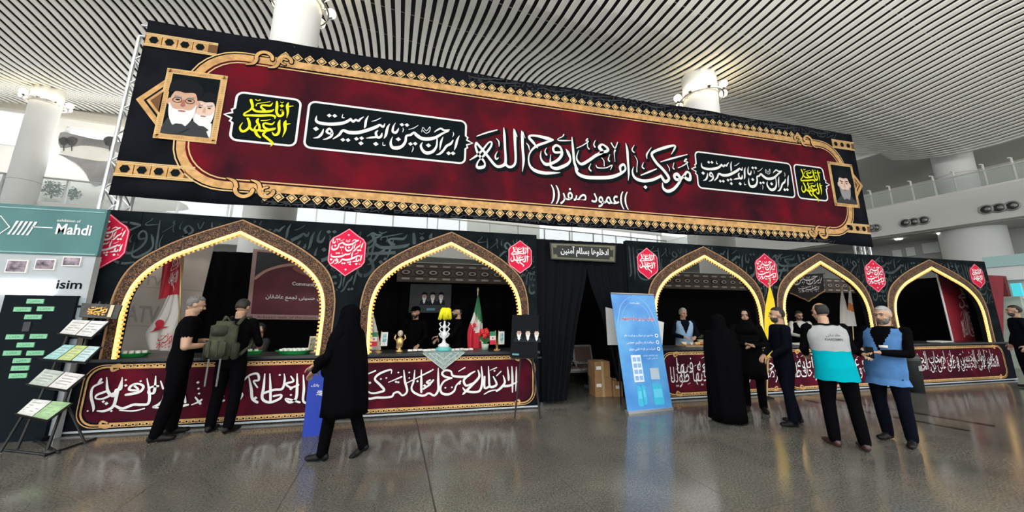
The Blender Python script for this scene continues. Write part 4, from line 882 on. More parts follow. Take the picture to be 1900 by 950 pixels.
flag('tricolour_flag', 'green, white and red flag drooping on a pole in the second arch', [(886,548),(878,585),(868,615),(868,650)], [(888,548),(894,580),(896,612),(897,650)], .9, [fg_, fw_, fr_], bands=lambda u, v: 0 if v+(u-.5)*-.28 < .40 else (1 if v+(u-.5)*-.42 < .68 else 2), amp=.03, fr=2, pole=((887,538),(884,655)), emblem=(.35,.58,.035,fr_))
flag('white_flag', 'white flag with blue emblem drooping at the left of the second arch', [(684,566),(681,600),(680,650)], [(688,566),(697,600),(707,650)], .7, fw_, amp=.025, fr=2, pole=((686,556),(690,655)), emblem=(.4,.35,.035,mat('emblem_blue', (.05,.2,.45), .6)))
yp = G(1424, 752)
flag('yellow_flag', 'tall yellow flag furled on a pole between third and fourth arches', [(1427,534),(1421,575),(1420,620),(1419,668)], [(1430,534),(1440,575),(1436,620),(1430,668)], -.35, fy_, amp=.02, fr=2, pole=((1428,522),(1424,749)))
flag('white_flag', 'narrow white furled flag behind the man in grey and teal vest', [(1561,541),(1560,565),(1560,600)], [(1564,541),(1570,570),(1574,600)], 1.2, fw_, amp=.02, fr=1.5, pole=((1562,534),(1566,648)))
flag('white_flag', 'white and orange furled flag nearer the fourth arch right side', [(1575,540),(1575,565),(1570,605)], [(1579,540),(1582,570),(1588,605)], 1.2, [fw_, mat('flag_orange', (.7,.25,.05), .7)], bands=lambda u, v: 1 if .4 < v < .6 else 0, amp=.02, fr=1.5, pole=((1577,533),(1580,648)))
q = Q4(A(1768,637,.45), A(1862,640,.45), A(1862,512,.45), A(1736,505,.45))
t, b0 = sheet('maroon_flag', 'large maroon cloth with pale calligraphy hanging in the fifth arch', 'flag', q, fm_)
m = MB(); q.strokes(m, TITLE, .22, .80, .05, .52, .004, 0, .9, b0); q.strokes(m, OATH, .25, .70, .4, .80, .006, 0, .9, b0); m.build('lettering', mat('pale_mauve_print', (.62,.5,.52), .7), t)
m = MB(); m.cyl(q(0,0,.01)-b0, q(0,1,.01)-b0, .02, n=8); m.build('pole', mat('white_pole', (.7,.7,.72), .4), t)
# black hanging with gold edge in the fourth arch
q = Q4(A(1466,552,2.2), A(1530,548,2.2), A(1527,508,2.2), A(1462,512,2.2)); base = q(.5, 0)
t = thing('black_hanging', 'black scalloped hanging with white script and gold edge in the fourth arch', 'hanging', base)
prof = [(0,1),(1,1),(1,.18),(.86,.04),(.7,-.08),(.5,-.2),(.3,-.08),(.14,.04),(0,.18)]
m = MB(); q.poly(m, prof, 0, 0, base); q.poly(m, prof[::-1], -.01, 0, base); m.build('cloth', mat('hanging_black', (.02,.016,.014), .7, var=.5, vscale=8), t)
m = MB(); m.tube([tuple(q(u, v, .012)-base) for u, v in cr([(0,.2),(.08,.14),(.18,.06),(.3,-.06),(.4,-.12),(.5,-.22),(.6,-.12),(.7,-.06),(.82,.06),(.92,.14),(1,.2)], 4)], .018, 6); m.build('gold_edge', mat('gold_trim', (.55,.36,.14), .5), t)
m = MB(); q.strokes(m, PHRASE_L2, .15, .95, .55, .92, .01, 0, .9, base); q.strokes(m, PHRASE_L1, .25, .85, .2, .5, .01, 0, .9, base); m.build('lettering', white, t)
m = MB(); m.cyl(q(-.05,1.0,0)-base, q(1.05,1.0,0)-base, .012, n=6); m.build('rod', bk, t)

# ------------------------------------------------------------------ entrance
cb = mat('entrance_cloth', (.006,.007,.009), .8, spec=.03)
def ent(poly_l, poly_r, lb):
    """curtain between two edge curves, many folds"""
    Lc = cr(poly_l, 8); Rc = cr(poly_r, 8); nr = len(Lc); nc = 50; m = MB(); base = Vector(((Lc[-1][0]+Rc[-1][0])/2, .04, 0)); vs = []
    for j in range(nr):
        for i in range(nc+1): u = i/nc; vs.append((Lc[j][0]*(1-u)+Rc[j][0]*u-base.x, .035*math.sin(u*PI*11)*(.3+.7*j/nr), Lc[j][2]*(1-u)+Rc[j][2]*u))
    m.add(vs, [(j*(nc+1)+i, j*(nc+1)+i+1, (j+1)*(nc+1)+i+1, (j+1)*(nc+1)+i) for j in range(nr-1) for i in range(nc)]); o = m.build('entrance_curtain', cb, None, True, base); return tag(o, lb, 'curtain')
ent([(1.77,.04,2.97),(1.77,.04,2.0),(1.77,.04,1.2),(1.78,.04,.06)], [(2.80,.04,2.97),(2.76,.04,2.3),(2.55,.04,1.4),(2.30,.04,.06)], 'black curtain gathered on the left side of the entrance')
ent([(2.78,.06,2.97),(2.80,.06,2.3),(3.05,.06,1.5),(3.30,.06,.35)], [(3.62,.06,2.97),(3.62,.06,2.0),(3.62,.06,1.2),(3.62,.06,.35)], 'black curtain gathered on the right side of the entrance')
q = Q4(A(1022,481,-.03), A(1142,487,-.03), A(1143,455,-.03), A(1020,450,-.03))
t, b0 = sheet('entrance_sign', 'black sign with white script above the curtained entrance', 'sign', q, mat('sign_black', (.012,.016,.014), .6), .02)
m = MB(); q.rect(m, .02, .98, .06, .94, .003, 0, b0); q.rect(m, .04, .96, .14, .86, .005, 1, b0)
for u in (.07,.93):
    for v in (.2,.8): q.poly(m, [(u+.03*math.cos(2*PI*k/8), v+.12*math.sin(2*PI*k/8)) for k in range(8)], .007, 0, b0)
m.build('border', [mat('sign_green_gold', (.16,.15,.08), .6), mat('sign_inner', (.008,.010,.009), .6)], t)
m = MB(); q.text(m, 'ادخلوها بسلام آمنین', .15, .88, .2, .82, .008, 0, .02, True, b0); m.build('lettering', white, t)
# steel bench in the passage, cardboard boxes, white frame in the distance
t = thing('waiting_bench', 'steel waiting bench with brown seat pads inside the entrance', 'bench', (2.75,1.2,0)); sil = mat('bench_steel', (.5,.5,.5), .35, metal=.7); brn = mat('bench_pad', (.10,.06,.045), .5)
MB().box((0,0,.36), (1.5,.06,.06)).build('beam', sil, t)
for k, x in enumerate((-.5, 0, .5)):
    s = MB().box((x,-.05,.43), (.46,.46,.03)).build('seat', sil, t); MB().box((x,-.05,.455), (.4,.4,.03)).build('seat_pad', brn, s)
    R = Matrix.Rotation(-.25, 3, 'X'); bb = MB().box((x,.22,.68), (.46,.03,.42), 0, 0, R).build('backrest', sil, t); MB().box((x,.2,.69), (.38,.03,.32), 0, 0, R).build('back_pad', brn, bb)
for x in (-.75,-.25,.25,.75): MB().box((x,-.05,.56), (.04,.4,.03)).build('armrest', sil, t); MB().box((x,.0,.5), (.03,.03,.16)).build('armrest_post', sil, t)
for x in (-.55,.55): MB().box((x,0,.18), (.05,.05,.36)).build('leg', sil, t); MB().box((x,-.02,.015), (.06,.5,.03)).build('foot', sil, t)
card = mat('cardboard', (.36,.2,.09), .8, var=.15, vscale=5); tape = mat('box_tape', (.5,.36,.18), .4)
for i, (x, y, z, w_, d_, h_, lb) in enumerate(((3.22,.55,0,.34,.3,.36,'cardboard box at the bottom of the pile by the entrance'), (3.2,.55,.36,.32,.3,.30,'cardboard box on top of the pile by the entrance'), (3.52,.5,0,.24,.28,.30,'small cardboard box beside the pile by the entrance'))):
    t = thing('cardboard_box', lb, 'box', (x, y, z), .08*(i-1), 'cardboard boxes by the entrance'); MB().box((0,0,h_/2), (w_, d_, h_-.004)).build('carton', card, t); MB().box((0,0,h_/2), (.05, d_+.004, h_-.002)).build('tape', tape, t); MB().box((.02-w_/2+.06,-d_/2-.002,h_*.6), (.1,.004,.06)).build('label_patch', white, t)
t = thing('lit_sign_stand', 'small pale lit panel seen through the curtain gap', 'sign', (3.0,2.4,0)); MB().box((0,0,2.08), (.14,.02,.34)).build('panel', mat('pale_glow', (.6,.58,.5), .5, emit=.25), t); MB().box((0,.01,.96), (.02,.02,1.92)).build('post', bk, t); MB().box((0,0,.01), (.3,.2,.02)).build('foot', bk, t); MB().add([(-.1,-.0,2.26),(.1,0,2.26),(0,0,2.42)], [(0,1,2)]).build('peak', white, t)

# ------------------------------------------------------------------ blue roll-up banner, white board behind, easel foot
bl, br = G(1165,768), G(1248,760.5)
ty = (bl.y+br.y)/2+.10
q = Q4(bl+Vector((0,0,.02)), br+Vector((0,0,.02)), A(1213,547,br.y+.10), A(1133,544,bl.y+.10)); base = (bl+br)/2
blue = ramp_mat('rollup_blue', 'noise', 1.6, [(.3,(.05,.22,.62)),(.5,(.09,.33,.72)),(.7,(.16,.45,.78))], rough=.4, detail=3)
t = thing('roll_up_banner', 'tall blue roll-up banner leaning left in front of the entrance', 'banner', base)
m = MB(); q.slab(m, .006, base); m.build('sheet', blue, t); 
rw = mat('rollup_white', (.75,.85,.92), .5); rr_ = mat('rollup_red', (.6,.08,.1), .5); rc = mat('rollup_cyan', (.05,.5,.75), .45); rl = mat('rollup_lilac', (.25,.45,.8), .5)
m = MB()
for p, mi, w_ in (([(.05,.72),(.2,.9),(.5,.975),(.8,.9),(.95,.72)], 3, .02), ([(.1,.7),(.25,.86),(.5,.93),(.75,.86),(.9,.7)], 3, .012)):
    c = cr(p, 8)
    for a, b in zip(c, c[1:]): q.poly(m, [(a[0]-w_/2,a[1]),(a[0]+w_/2,a[1]),(b[0]+w_/2,b[1]),(b[0]-w_/2,b[1])], .003, mi, base)
q.rect(m, 0, 1, 0, .012, .004, 3, base)
m.build('arch_motif', [rw, rr_, rc, rl], t)
RL = [rw, rr_, mat('rollup_dark', (.03,.1,.35), .5)]
m = MB(); q.text(m, 'موکب خدمت', .40, .62, .905, .93, .005, 0, .03, True, base); m.build('lettering', RL, t); m = MB(); q.text(m, 'پویش ملی زیر سایه خورشید', .14, .90, .755, .795, .006, 1, .03, True, base); q.text(m, 'پویش ملی زیر سایه خورشید', .137, .903, .751, .797, .005, 0, .06, True, base); m.build('lettering', RL, t)
for k, s_ in enumerate(('حضور در موکب و ثبت نام', 'دریافت کد رهگیری همایش', 'شرکت در قرعه کشی جوایز')):
    m = MB(); v = .625-.058*k; q.text(m, s_, .16+.03*k, .82, v-.014, v+.014, .005, 0, .02, True, base); q.poly(m, [(.90+.04*math.cos(2*PI*j/12), v+.017*math.sin(2*PI*j/12)) for j in range(12)], .005, 0, base); q.poly(m, [(.90+.02*math.cos(2*PI*j/8), v+.008*math.sin(2*PI*j/8)) for j in range(8)], .007, 2, base); m.build('lettering', RL, t)
m = MB(); q.text(m, 'برای اطلاعات بیشتر', .52, .86, .445, .46, .005, 0, .01, True, base); m.build('lettering', RL, t); m = MB(); q.text(m, 'اسکن کنید', .58, .84, .42, .435, .005, 0, .01, True, base); m.build('lettering', RL, t)
m = MB(); q.rect(m, .24, .46, .235, .46, .005, 0, base)
for a in range(4):
    for b in range(2): q.rect(m, .27+b*.095, .345+b*.095, .25+a*.052, .285+a*.052, .007, 1, base)
m.build('printed_phone', [rw, rl], t)
m = MB(); q.rect(m, .62, .82, .25, .345, .005, 0, base); m.build('plain_patch', mat('patch_grey', (.45,.55,.65), .5), t)
for u0, u1, v0, v1 in ((.25,.38,.04,.21), (.36,.46,.05,.22), (.60,.84,.04,.22)):
    m = MB(); q.poly(m, [(u0,v0+.03),(u0+.02,v0),(u1-.02,v0),(u1,v0+.03),(u1,v1-.02),(u0+.02,v1)], .005, 0, base); q.rect(m, u0+.03, u1-.02, v0+.06, v1-.05, .007, 1, base); m.build('printed_hand', [rc, mat('rollup_mid', (.12,.6,.85), .5)], t)
m = MB(); m.box((bl+br)/2+Vector((0,.03,.02))-base, ((br-bl).length, .10, .04), 0, math.atan2(br.y-bl.y, br.x-bl.x)); m.build('cassette', sil, t)
m = MB(); m.cyl(Vector((0,.05,.04)), q(.5,1,-.01)-base, .012, n=8); m.build('support_pole', sil, t); m = MB(); m.cyl(q(0,1,0)-base, q(1,1,0)-base, .014, n=8); m.build('top_rail', sil, t)
q = Q4(A(1128,640,-.22), A(1229,640,-.22), A(1232,598,-.22), A(1124,570,-.22)); base = (q.c[0]+q.c[1])/2
t = thing('white_board', 'plain white board partly hidden behind the blue roll-up banner', 'board', (base.x, base.y, 0)); b0 = Vector((base.x, base.y, 0))
m = MB(); q.slab(m, .015, b0); m.build('panel', mat('board_white', (.7,.7,.7), .5), t)
for u in (.2,.8): MB().cyl(q(u,.5,-.03)-b0, Vector((q(u,0).x-b0.x, .04, 0)), .014, n=8).build('leg', bk, t)
# blue box and litter bin
c = G(586, 803); t = thing('blue_stand', 'tall blue box with small white text by the left counter', 'box', (c.x, c.y, 0), .12); bb = mat('box_blue', (.015,.05,.42), .4)
MB().box((0,0,.40), (.26,.24,.80)).build('body', bb, t); MB().box((0,0,.807), (.28,.26,.016)).build('lid', mat('lid_dark', (.03,.03,.05), .4), t)
m = MB(); words(m, 'بانک', -.09, .0, .60, .64, -.122, 0, .02); ink(m, fit(OATH, -.02, .09, .48, .56), -.122); m.build('lettering', white, t)
c = G(1701, 728); t = thing('litter_bin', 'dark grey litter bin standing against the right counter', 'bin', (c.x, c.y, 0)); gb = mat('bin_grey', (.02,.024,.024), .5)
MB().lathe((0,0,0), [(0,0),(.12,0),(.135,.62),(.145,.64),(.145,.68),(0,.68)], 24).build('body', gb, t, True); MB().lathe((0,0,.68), [(.15,0),(.15,.04),(.11,.09),(.06,.1),(.0,.1)], 24).build('lid', mat('bin_lid', (.03,.03,.03), .4), t, True); MB().box((-.02,-.14,.5), (.09,.012,.1)).build('badge_plate', mat('bin_mark', (.35,.38,.38), .5), t)
# ------------------------------------------------------------------ things on the counters
ZC = .932
greenp = mat('green_plastic', (.02,.38,.08), .35); paperw = mat('paper_white', (.78,.78,.76), .6); goldm = mat('gold_metal', (.75,.5,.2), .3, metal=.7); cream = mat('cream', (.6,.52,.36), .6)
def onc(px, Y): p = A(px, 650, Y); return Vector((p.x, Y, ZC))
def tray(px, Y, rx, ry, lb, cups, rows=2, fill=paperw, tagline='left counter'):
    c = onc(px, Y); t = thing('serving_tray', lb, 'tray', c, 0, 'green serving trays on the left counter')
    m = MB(); n = 28; R = lambda k, z: [Vector((rx*k*math.cos(2*PI*i/n), ry*k*math.sin(2*PI*i/n), z)) for i in range(n)]
    m.loft([R(.8,0), R(1,.045), R(1.04,.05), R(.98,.045), R(.8,.012)], cap=False); m.add(R(.8,.0), [tuple(range(n-1,-1,-1))]); m.add(R(.8,.012), [tuple(range(n))]); m.build('dish', greenp, t, True)
    for j in range(rows):
        for i in range(cups):
            x = (i-(cups-1)/2)*rx*1.5/max(1, cups); y = (j-(rows-1)/2)*ry*.7
            o = thing('paper_cup', 'white cup of drink on the '+lb.split(' at ')[0].split(' in front')[0].split(' near')[0]+', '+tagline, 'cup', c+Vector((x, y, .0135)), 0, 'white cups on the green trays')
            MB().lathe((0,0,0), [(0,0),(.022,0),(.03,.062),(.028,.062),(.021,.01)], 10).build('wall', fill, o, True); MB().add([(.026*math.cos(2*PI*k/10), .026*math.sin(2*PI*k/10), .052) for k in range(10)], [tuple(range(10))]).build('drink', cream, o)
tray(232, .28, .32, .16, 'wide green tray of cups at the left end of the left counter', 6, tagline='left end of the counter')
tray(470, .30, .12, .10, 'small round green dish in front of the seated man', 2, 1, tagline='before the seated person')
tray(546, .28, .26, .15, 'green tray of cups near the right side of the first arch', 6, tagline='right side of first arch')
def table_flag(px, Y, lb):
    c = onc(px, Y); t = thing('table_flag_stand', lb, 'flag', c, 0, 'pairs of small table flags')
    MB().lathe((0,0,0), [(0,0),(.06,0),(.06,.015),(.015,.025),(0,.025)], 14).build('base', goldm, t)
    for s in (-1, 1):
        MB().cyl((s*.01,0,.02), (s*.03,0,.34), .005, n=6).build('staff', goldm, t); m = MB()
        for k in range(3): z = .10+.075*k; m.add([(s*.028, -.008, z), (s*.028+s*.105, -.008+.01*s, z), (s*.028+s*.105, -.008+.01*s, z+.075), (s*.028, -.008, z+.075)], [(0,1,2,3)], (2-k) if s < 0 else 1)
        f = m.build('flag_cloth', [fg_, fw_, fr_], t)
        m = MB()
        if s > 0: ink(m, fit(OATH, .05, .115, .12, .30), -.006, dx=.0); m.v = [(x, -.012+.01*(x/.13), z) for x, y, z in m.v]; m.build('flag_script', mat('script_cyan', (.05,.4,.55), .6), f)
        else: m.ball((-.08,-.014,.213), (.014,.003,.014), 8, 6); m.build('flag_emblem', fr_, f)
table_flag(702, .2, 'pair of small table flags beside the white flag in the second arch'); table_flag(922, .2, 'pair of small table flags beside the bouquet in the second arch')
c = onc(741, .22); t = thing('gold_figurine', 'gold figurine with round head on the left counter', 'figurine', c)
MB().lathe((0,0,0), [(0,0),(.06,0),(.06,.02),(.03,.035),(.02,.06),(.05,.12),(.06,.17),(.045,.22),(.02,.24),(0,.24)], 16).build('body', goldm, t, True); MB().ball((0,0,.30), (.045,.045,.055), 14, 10).build('head', mat('figurine_pale', (.5,.42,.34), .4), t, True)
m = MB()
for s in (-1,1): m.tube([(s*.05,0,.18),(s*.09,0,.22),(s*.07,0,.28)], .012, 6)
m.build('arm', goldm, t, True)
# lace runner, white packets, standard with yellow plume, bouquet
lacem = mat('lace_teal', (.35,.45,.43), .7, var=.4, vscale=30, alpha=.8)
m = MB(); n = 14; x0 = A(785,650,-.09).x; x1 = A(862,650,-.09).x; zb = A(823,686,-.09).z; xm = (x0+x1)/2
vs = []; fs = []
m.add([(x0-xm,0,ZC+.012-zb),(x1-xm,0,ZC+.012-zb),(0,-.004,0)], [(0,2,1)]); m.add([(x0-xm,0,ZC+.012-zb),(x1-xm,0,ZC+.012-zb),(x1-xm,.5,ZC+.012-zb),(x0-xm,.5,ZC+.012-zb)], [(0,1,2,3)])
lc = m.build('lace_runner', lacem, None, False, (xm, -.09, zb)); tag(lc, 'sheer teal lace runner hanging as a triangle over the left counter', 'cloth')
m = MB(); h = ZC+.012-zb; 
for k in (1, .72, .4): m.tube([((x0-xm)*k,-.006,h-.01),(0,-.008,h*(1-k)),((x1-xm)*k,-.006,h-.01)], .006, 5)
m.build('lace_edge', mat('lace_edge', (.6,.66,.64), .6), lc)
for i in range(14):
    x = A(762+i*8.6, 650, .2).x; o = thing('sweet_packet', 'small white packet in the row along the left counter', 'packet', (x, .16+.03*(i % 3), ZC+.0135), .2*(i % 4-1.5), 'white packets on the left counter')
    MB().box((0,0,.014), (.07,.06,.028)).build('wrapper', paperw, o); MB().box((0,0,.029), (.05,.012,.003)).build('seal', mat('packet_seal', (.5,.1,.1), .6) if i % 5 == 0 else cream, o)
c = onc(823, .12)+Vector((0,0,.014)); t = stt = thing('plumed_standard', 'white ornamental standard with a bright yellow plume on a teal base', 'ornament', c)
MB().lathe((0,0,0), [(0,0),(.11,0),(.12,.03),(.09,.05),(0,.05)], 20).build('base', mat('teal_base', (.12,.5,.5), .4), t, True)
wm = mat('standard_white', (.72,.74,.76), .35)
MB().lathe((0,0,.05), [(.0,0),(.08,0),(.085,.03),(.03,.06),(.018,.1),(.05,.15),(.055,.18),(.02,.21),(.018,.25),(.035,.28),(.015,.31),(.012,.36),(0,.36)], 16).build('stem', wm, t, True)
m = MB()
for s in (-1,1):
    for z in (.17,.24,.31): m.tube([(0,0,z),(s*.05,0,z+.02),(s*.075,0,z+.06),(s*.05,0,z+.075)], .010, 6)
m.build('scroll_arm', wm, t, True)
m = MB(); random.seed(5)
for k in range(46):
    an = 2*PI*k/46; rr = random.uniform(.5,1); tip = Vector((.11*math.cos(an)*rr, .07*math.sin(an)*rr, .42+.02*random.random())); mid = Vector((.07*math.cos(an)*rr+.01, .05*math.sin(an)*rr, .62-.06*rr)); m.tube([(0,0,.42), mid*.6+Vector((0,0,.22)), mid, tip], [.012,.02,.02,.008], 5)
m.build('plume', mat('plume_yellow', (.85,.78,.01), .8), t, True); stt.scale = (1.15,1.15,1.22)
c = onc(900, .25); t = thing('flower_bouquet', 'bouquet of red flowers in a pale pot by the tricolour flag', 'flowers', c); MB().lathe((0,0,0), [(0,0),(.05,0),(.07,.11),(.06,.11),(.05,.09),(0,.09)], 16).build('pot', mat('pot_pale', (.4,.5,.42), .5), t, True)
random.seed(11); m = MB()
for k in range(22):
    an = random.uniform(0,2*PI); r = random.uniform(.02,.12); m.add([(0,0,.1),(r*math.cos(an)+.02,r*math.sin(an),.2),(r*1.3*math.cos(an),r*1.3*math.sin(an),.24+random.random()*.06),(r*math.cos(an)-.02,r*math.sin(an),.2)], [(0,1,2,3)])
m.build('leaves', mat('leaf_green', (.04,.2,.05), .6), t)
for k in range(11):
    an = 2*PI*k/11*2.4; r = .03+.009*k; p = Vector((r*math.cos(an)-.02, r*math.sin(an)*.7, .34-.012*k+.02*random.random())); b = MB(); b.ball(p, .034, 8, 6); 
    for j in range(5): a2 = 2*PI*j/5; b.ball(p+Vector((.028*math.cos(a2), -.012, .028*math.sin(a2))), (.02,.012,.02), 6, 5)
    b.build('bloom', mat('bloom_red', (.55,.015,.02), .6), t, True); MB().cyl((0,0,.08), p, .004, n=5).build('flower_stem', mat('leaf_green', (0,0,0)), t)
# framed card, right counter things
q = Q4(onc(571,.3), onc(590,.3), onc(590,.3)+Vector((0,.03,.26)), onc(571,.3)+Vector((0,.03,.26))); t, b0 = sheet('gilt_card', 'small gilt framed card at the right foot of the first arch', 'card', q, mat('gilt_frame', (.55,.45,.28), .5), .02)
m = MB(); q.rect(m, .12, .88, .1, .9, .003, 0, b0); m.build('picture', mat('card_print', (.2,.2,.16), .6, var=.6, vscale=20), t)
c = onc(1288, .30); t = thing('food_tray', 'tray of food being served in the third arch', 'tray', c); MB().box((0,0,.012), (.62,.3,.024)).build('tray_board', mat('tray_wood', (.35,.24,.13), .6), t)
random.seed(21)
for k in range(16):
    x = random.uniform(-.26,.26); y = random.uniform(-.1,.1); o = tag(MB().ball((0,0,.03), (.04,.035,.03), 8, 6).build('bread_roll', mat('bun_%d' % (k % 3), [(.6,.42,.16),(.55,.15,.08),(.62,.58,.45)][k % 3], .6), None, True, (c.x+x, c.y+y, ZC+.026)), 'small %s piece of food on the tray in the third arch' % ['golden','reddish','pale'][k % 3], 'food', 'food pieces on the tray')
t = thing('pale_drape_table', 'small table under a white pleated cloth behind the third arch', 'table', (6.35,1.35,0)); m = MB(); n = 60
m.loft([[Vector(((.38+.015*math.cos(i*PI*2/3))*math.cos(2*PI*i/n), (.24+.015*math.cos(i*PI*2/3))*math.sin(2*PI*i/n), z)) for i in range(n)] for z in (.0,.4,.84)]); m.build('table_cloth', mat('pleat_white', (.5,.5,.5), .7), t); MB().box((0,0,.85), (.6,.36,.02)).build('table_top', paperw, t)
t = thing('flower_pot', 'small potted plant on the white pleated table', 'plant', (6.35,1.35,.86)); MB().lathe((0,0,0), [(0,0),(.05,0),(.08,.12),(.07,.12),(0,.1)], 14).build('pot', cream, t, True); m = MB(); random.seed(4)
for k in range(30): d = Vector((random.gauss(0,1), random.gauss(0,1), abs(random.gauss(0,1)))).normalized(); p = Vector((0,0,.14)); m.add([p, p+d*.07+Vector((.015,0,0)), p+d*.13, p+d*.07-Vector((.015,0,0))], [(0,1,2,3)])
m.build('leaves', mat('dull_leaf', (.1,.14,.06), .7), t)
c = onc(1505, .25); m = MB(); 
t = thing('white_tablecloth', 'white cloth spread on the counter in the fourth arch', 'cloth', c); m.box((0,.05,.006), (1.0,.42,.012)); m.build('cloth', paperw, t); MB().box((0,-.165,-.03), (1.0,.004,.08)).build('overhang', paperw, t) if False else None
c = onc(1748, .2); t = thing('paper_stack', 'flat stack of white papers on the counter in the fifth arch', 'paper', c, .1)
for k in range(3): MB().box((.01*k,.005*k,.006+.008*k), (.55,.24,.007)).build('sheet', paperw, t)

# ------------------------------------------------------------------ information stand at the far left
tealb = ramp_mat('teal_fabric', 'noise', 1.5, [(.3,(.05,.16,.17)),(.7,(.08,.22,.22))], rough=.6); pang = ramp_mat('stand_grey', 'noise', .8, [(.3,(.35,.39,.42)),(.7,(.5,.53,.55))], rough=.5); bbd = mat('stand_black', (.008,.012,.016), .8, spec=.05)
YS = -.20; XL = -6.75; ang = 0
t = thing('information_stand', 'tall information stand with teal header and green cards at far left', 'stand', (-5.6, YS, 0)); so = Vector(t.location)
xr = A(156,560,YS).x; zt_ = 2.98; zh = A(90,472,YS).z
Qs = lambda x0, y0, x1, y1: (A(x0,(y0+y1)/2,YS).x-so.x, A(x1,(y0+y1)/2,YS).x-so.x, A((x0+x1)/2,y1,YS).z, A((x0+x1)/2,y0,YS).z)
MB().box(((XL+xr)/2-so.x, .06, zh/2), (xr-XL, .08, zh)).build('panel', pang, t)
MB().box(((XL+xr)/2-so.x+.0, .03, (zh+zt_)/2), (xr-XL+.04, .05, zt_-zh)).build('header_cloth', tealb, t)
m = MB()
for zz in (zh+.02, zt_-.05): m.box(((XL+xr)/2-so.x, .002, zz), (xr-XL, .006, .012))
m.build('header_stripe', mat('teal_line', (.3,.5,.5), .6), t)
m = MB(); a, b, c_, d = Qs(104,416,170,436); words(m, 'Mahdi', a, b, c_, d, .0, 0, .02, False); a, b, c_, d = Qs(106,407,150,412); words(m, 'exhibition of', a, b, c_, d, .0, 0, .0, False); m.build('header_lettering', white, t)
m = MB(); a, b, c_, d = Qs(16,410,60,436)
for k in range(5): xx = a+(b-a)*k/5; m.add([(xx,0,c_),(xx+.025,0,c_),(xx+.06,0,(c_+d)/2+.02),(xx+.085,0,d),(xx+.055,0,d),(xx+.03,0,(c_+d)/2-.02)], [tuple(range(6))])
a, b, c_, d = Qs(58,421,98,422.5); m.add([(a,0,c_),(b,0,c_),(b,0,d),(a,0,d)], [(0,1,2,3)])
a, b, c_, d = Qs(-30,400,18,440); outline(m, [(a,(c_+d)/2),(b-.12,d),(b,(c_+d)/2),(b-.12,c_)], .015, .0); m.build('header_emblem', white, t)
for x0, y0, x1, y1 in ((10,482,50,506),(64,480,102,501),(115,476,150,494)):
    a, b, c_, d = Qs(x0,y0,x1,y1); f = MB().box(((a+b)/2,.012,(c_+d)/2), (b-a,.02,d-c_)).build('photo', paperw, t); MB().box(((a+b)/2,.0,(c_+d)/2), (b-a-.03,.006,d-c_-.03)).build('photo_print', mat('photo_mix', (.25,.2,.24), .6, var=.9, vscale=14), f)
m = MB(); a, b, c_, d = Qs(102,520,150,536); words(m, 'isim', a, b, c_, d, .018, 0, .02, False); m.build('lettering', inkb, t)
a, b, c_, d = Qs(-20,521,100,547); MB().box(((a+b)/2,.0,(c_+d)/2), (b-a,.05,d-c_)).build('light_bar', mat('white_tube', (1,1,1), .3, emit=3.0), t)
a, b, c_, d = Qs(18,548,118,800); bo = MB().box(((a+b)/2-.1,.0,d/2+.0), (b-a+.2,.05,d)).build('black_board', bbd, t)
greenc = mat('green_card', (.22,.55,.33), .6)
for cx, cy in ((66,559),(42,574),(85,573),(62,588),(28,625),(72,624),(48,640),(23,655),(66,655),(41,669),(38,683),(34,697)):
    p = A(cx+0, cy, YS-.03); MB().box((p.x-so.x, -.03, p.z), (.17,.012,.058)).build('green_card', greenc, bo)
    m = MB(); words(m, 'متن', p.x-so.x-.05, p.x-so.x+.05, p.z-.014, p.z+.014, -.038, 0, 0); m.build('card_text', mat('card_dark', (.05,.2,.1), .6), bo)
p = A(50,606,YS-.03); MB().box((p.x-so.x,-.03,p.z), (.07,.015,.12)).build('small_device', mat('device_black', (.03,.03,.035), .3), bo)
for y0, y1, ww in ((562,590,0),(597,612,0),(570,640,1)):
    pass
a, b, c_, d = Qs(112,552,150,640); MB().box(((a+b)/2,.014,(c_+d)/2), (b-a,.012,d-c_)).build('side_poster', mat('poster_blue_grey', (.3,.36,.4), .5, var=.3, vscale=4), t); m = MB()
for k in range(3): zz = c_+(d-c_)*(.15+.33*k); m.box(((a+b)/2,.006,zz), (b-a,.006,.03))
m.build('poster_bar', bbd, t)
for xx in (XL+.1, xr-.06): MB().box((xx-so.x,.0,.02), (.08,.2,.04)).build('foot', bbd, t)

# ------------------------------------------------------------------ brochure rack
rx = G(70,838); t = thing('brochure_rack', 'black leaning brochure rack with four sloping shelves at the left', 'rack', (rx.x+.02, rx.y+.02, 0), 0); ro = Vector(t.location)
def RP(px, py, Y): return A(px, py, Y)-ro
top = RP(186,575,-.22)
legs = [((50,700,-.62),(8,828,-.70)), ((108,690,-.60),(45,826,-.60))]
for a, b in (((186,560,-.16),(84,850,-.64)), ((152,566,-.14),(40,800,-.52))):
    MB().cyl(RP(*a), (RP(*b).x, RP(*b).y, .01), .014, n=8).build('upright', bk, t)
for a, b in (((60,742,-.52),(2,834,-.62)), ((120,742,-.5),(160,818,-.5))):
    pb = RP(*b); MB().cyl(RP(*a), (pb.x, pb.y, .01), .012, n=8).build('leg', bk, t)
for a, b in (((0,836),(88,846)), ((80,848),(178,815)), ((60,815),(110,843))): MB().cyl(G(*a)-ro+Vector((0,0,.012)), G(*b)-ro+Vector((0,0,.012)), .012, n=8).build('foot_bar', bk, t)
q = Q4(RP(146,588,-.26)+ro, RP(216,592,-.26)+ro, RP(226,566,-.2)+ro, RP(152,562,-.2)+ro); m = MB(); q.slab(m, .02, ro); o = m.build('header', mat('rack_header', (.02,.02,.02), .5, var=.8, vscale=12), t)
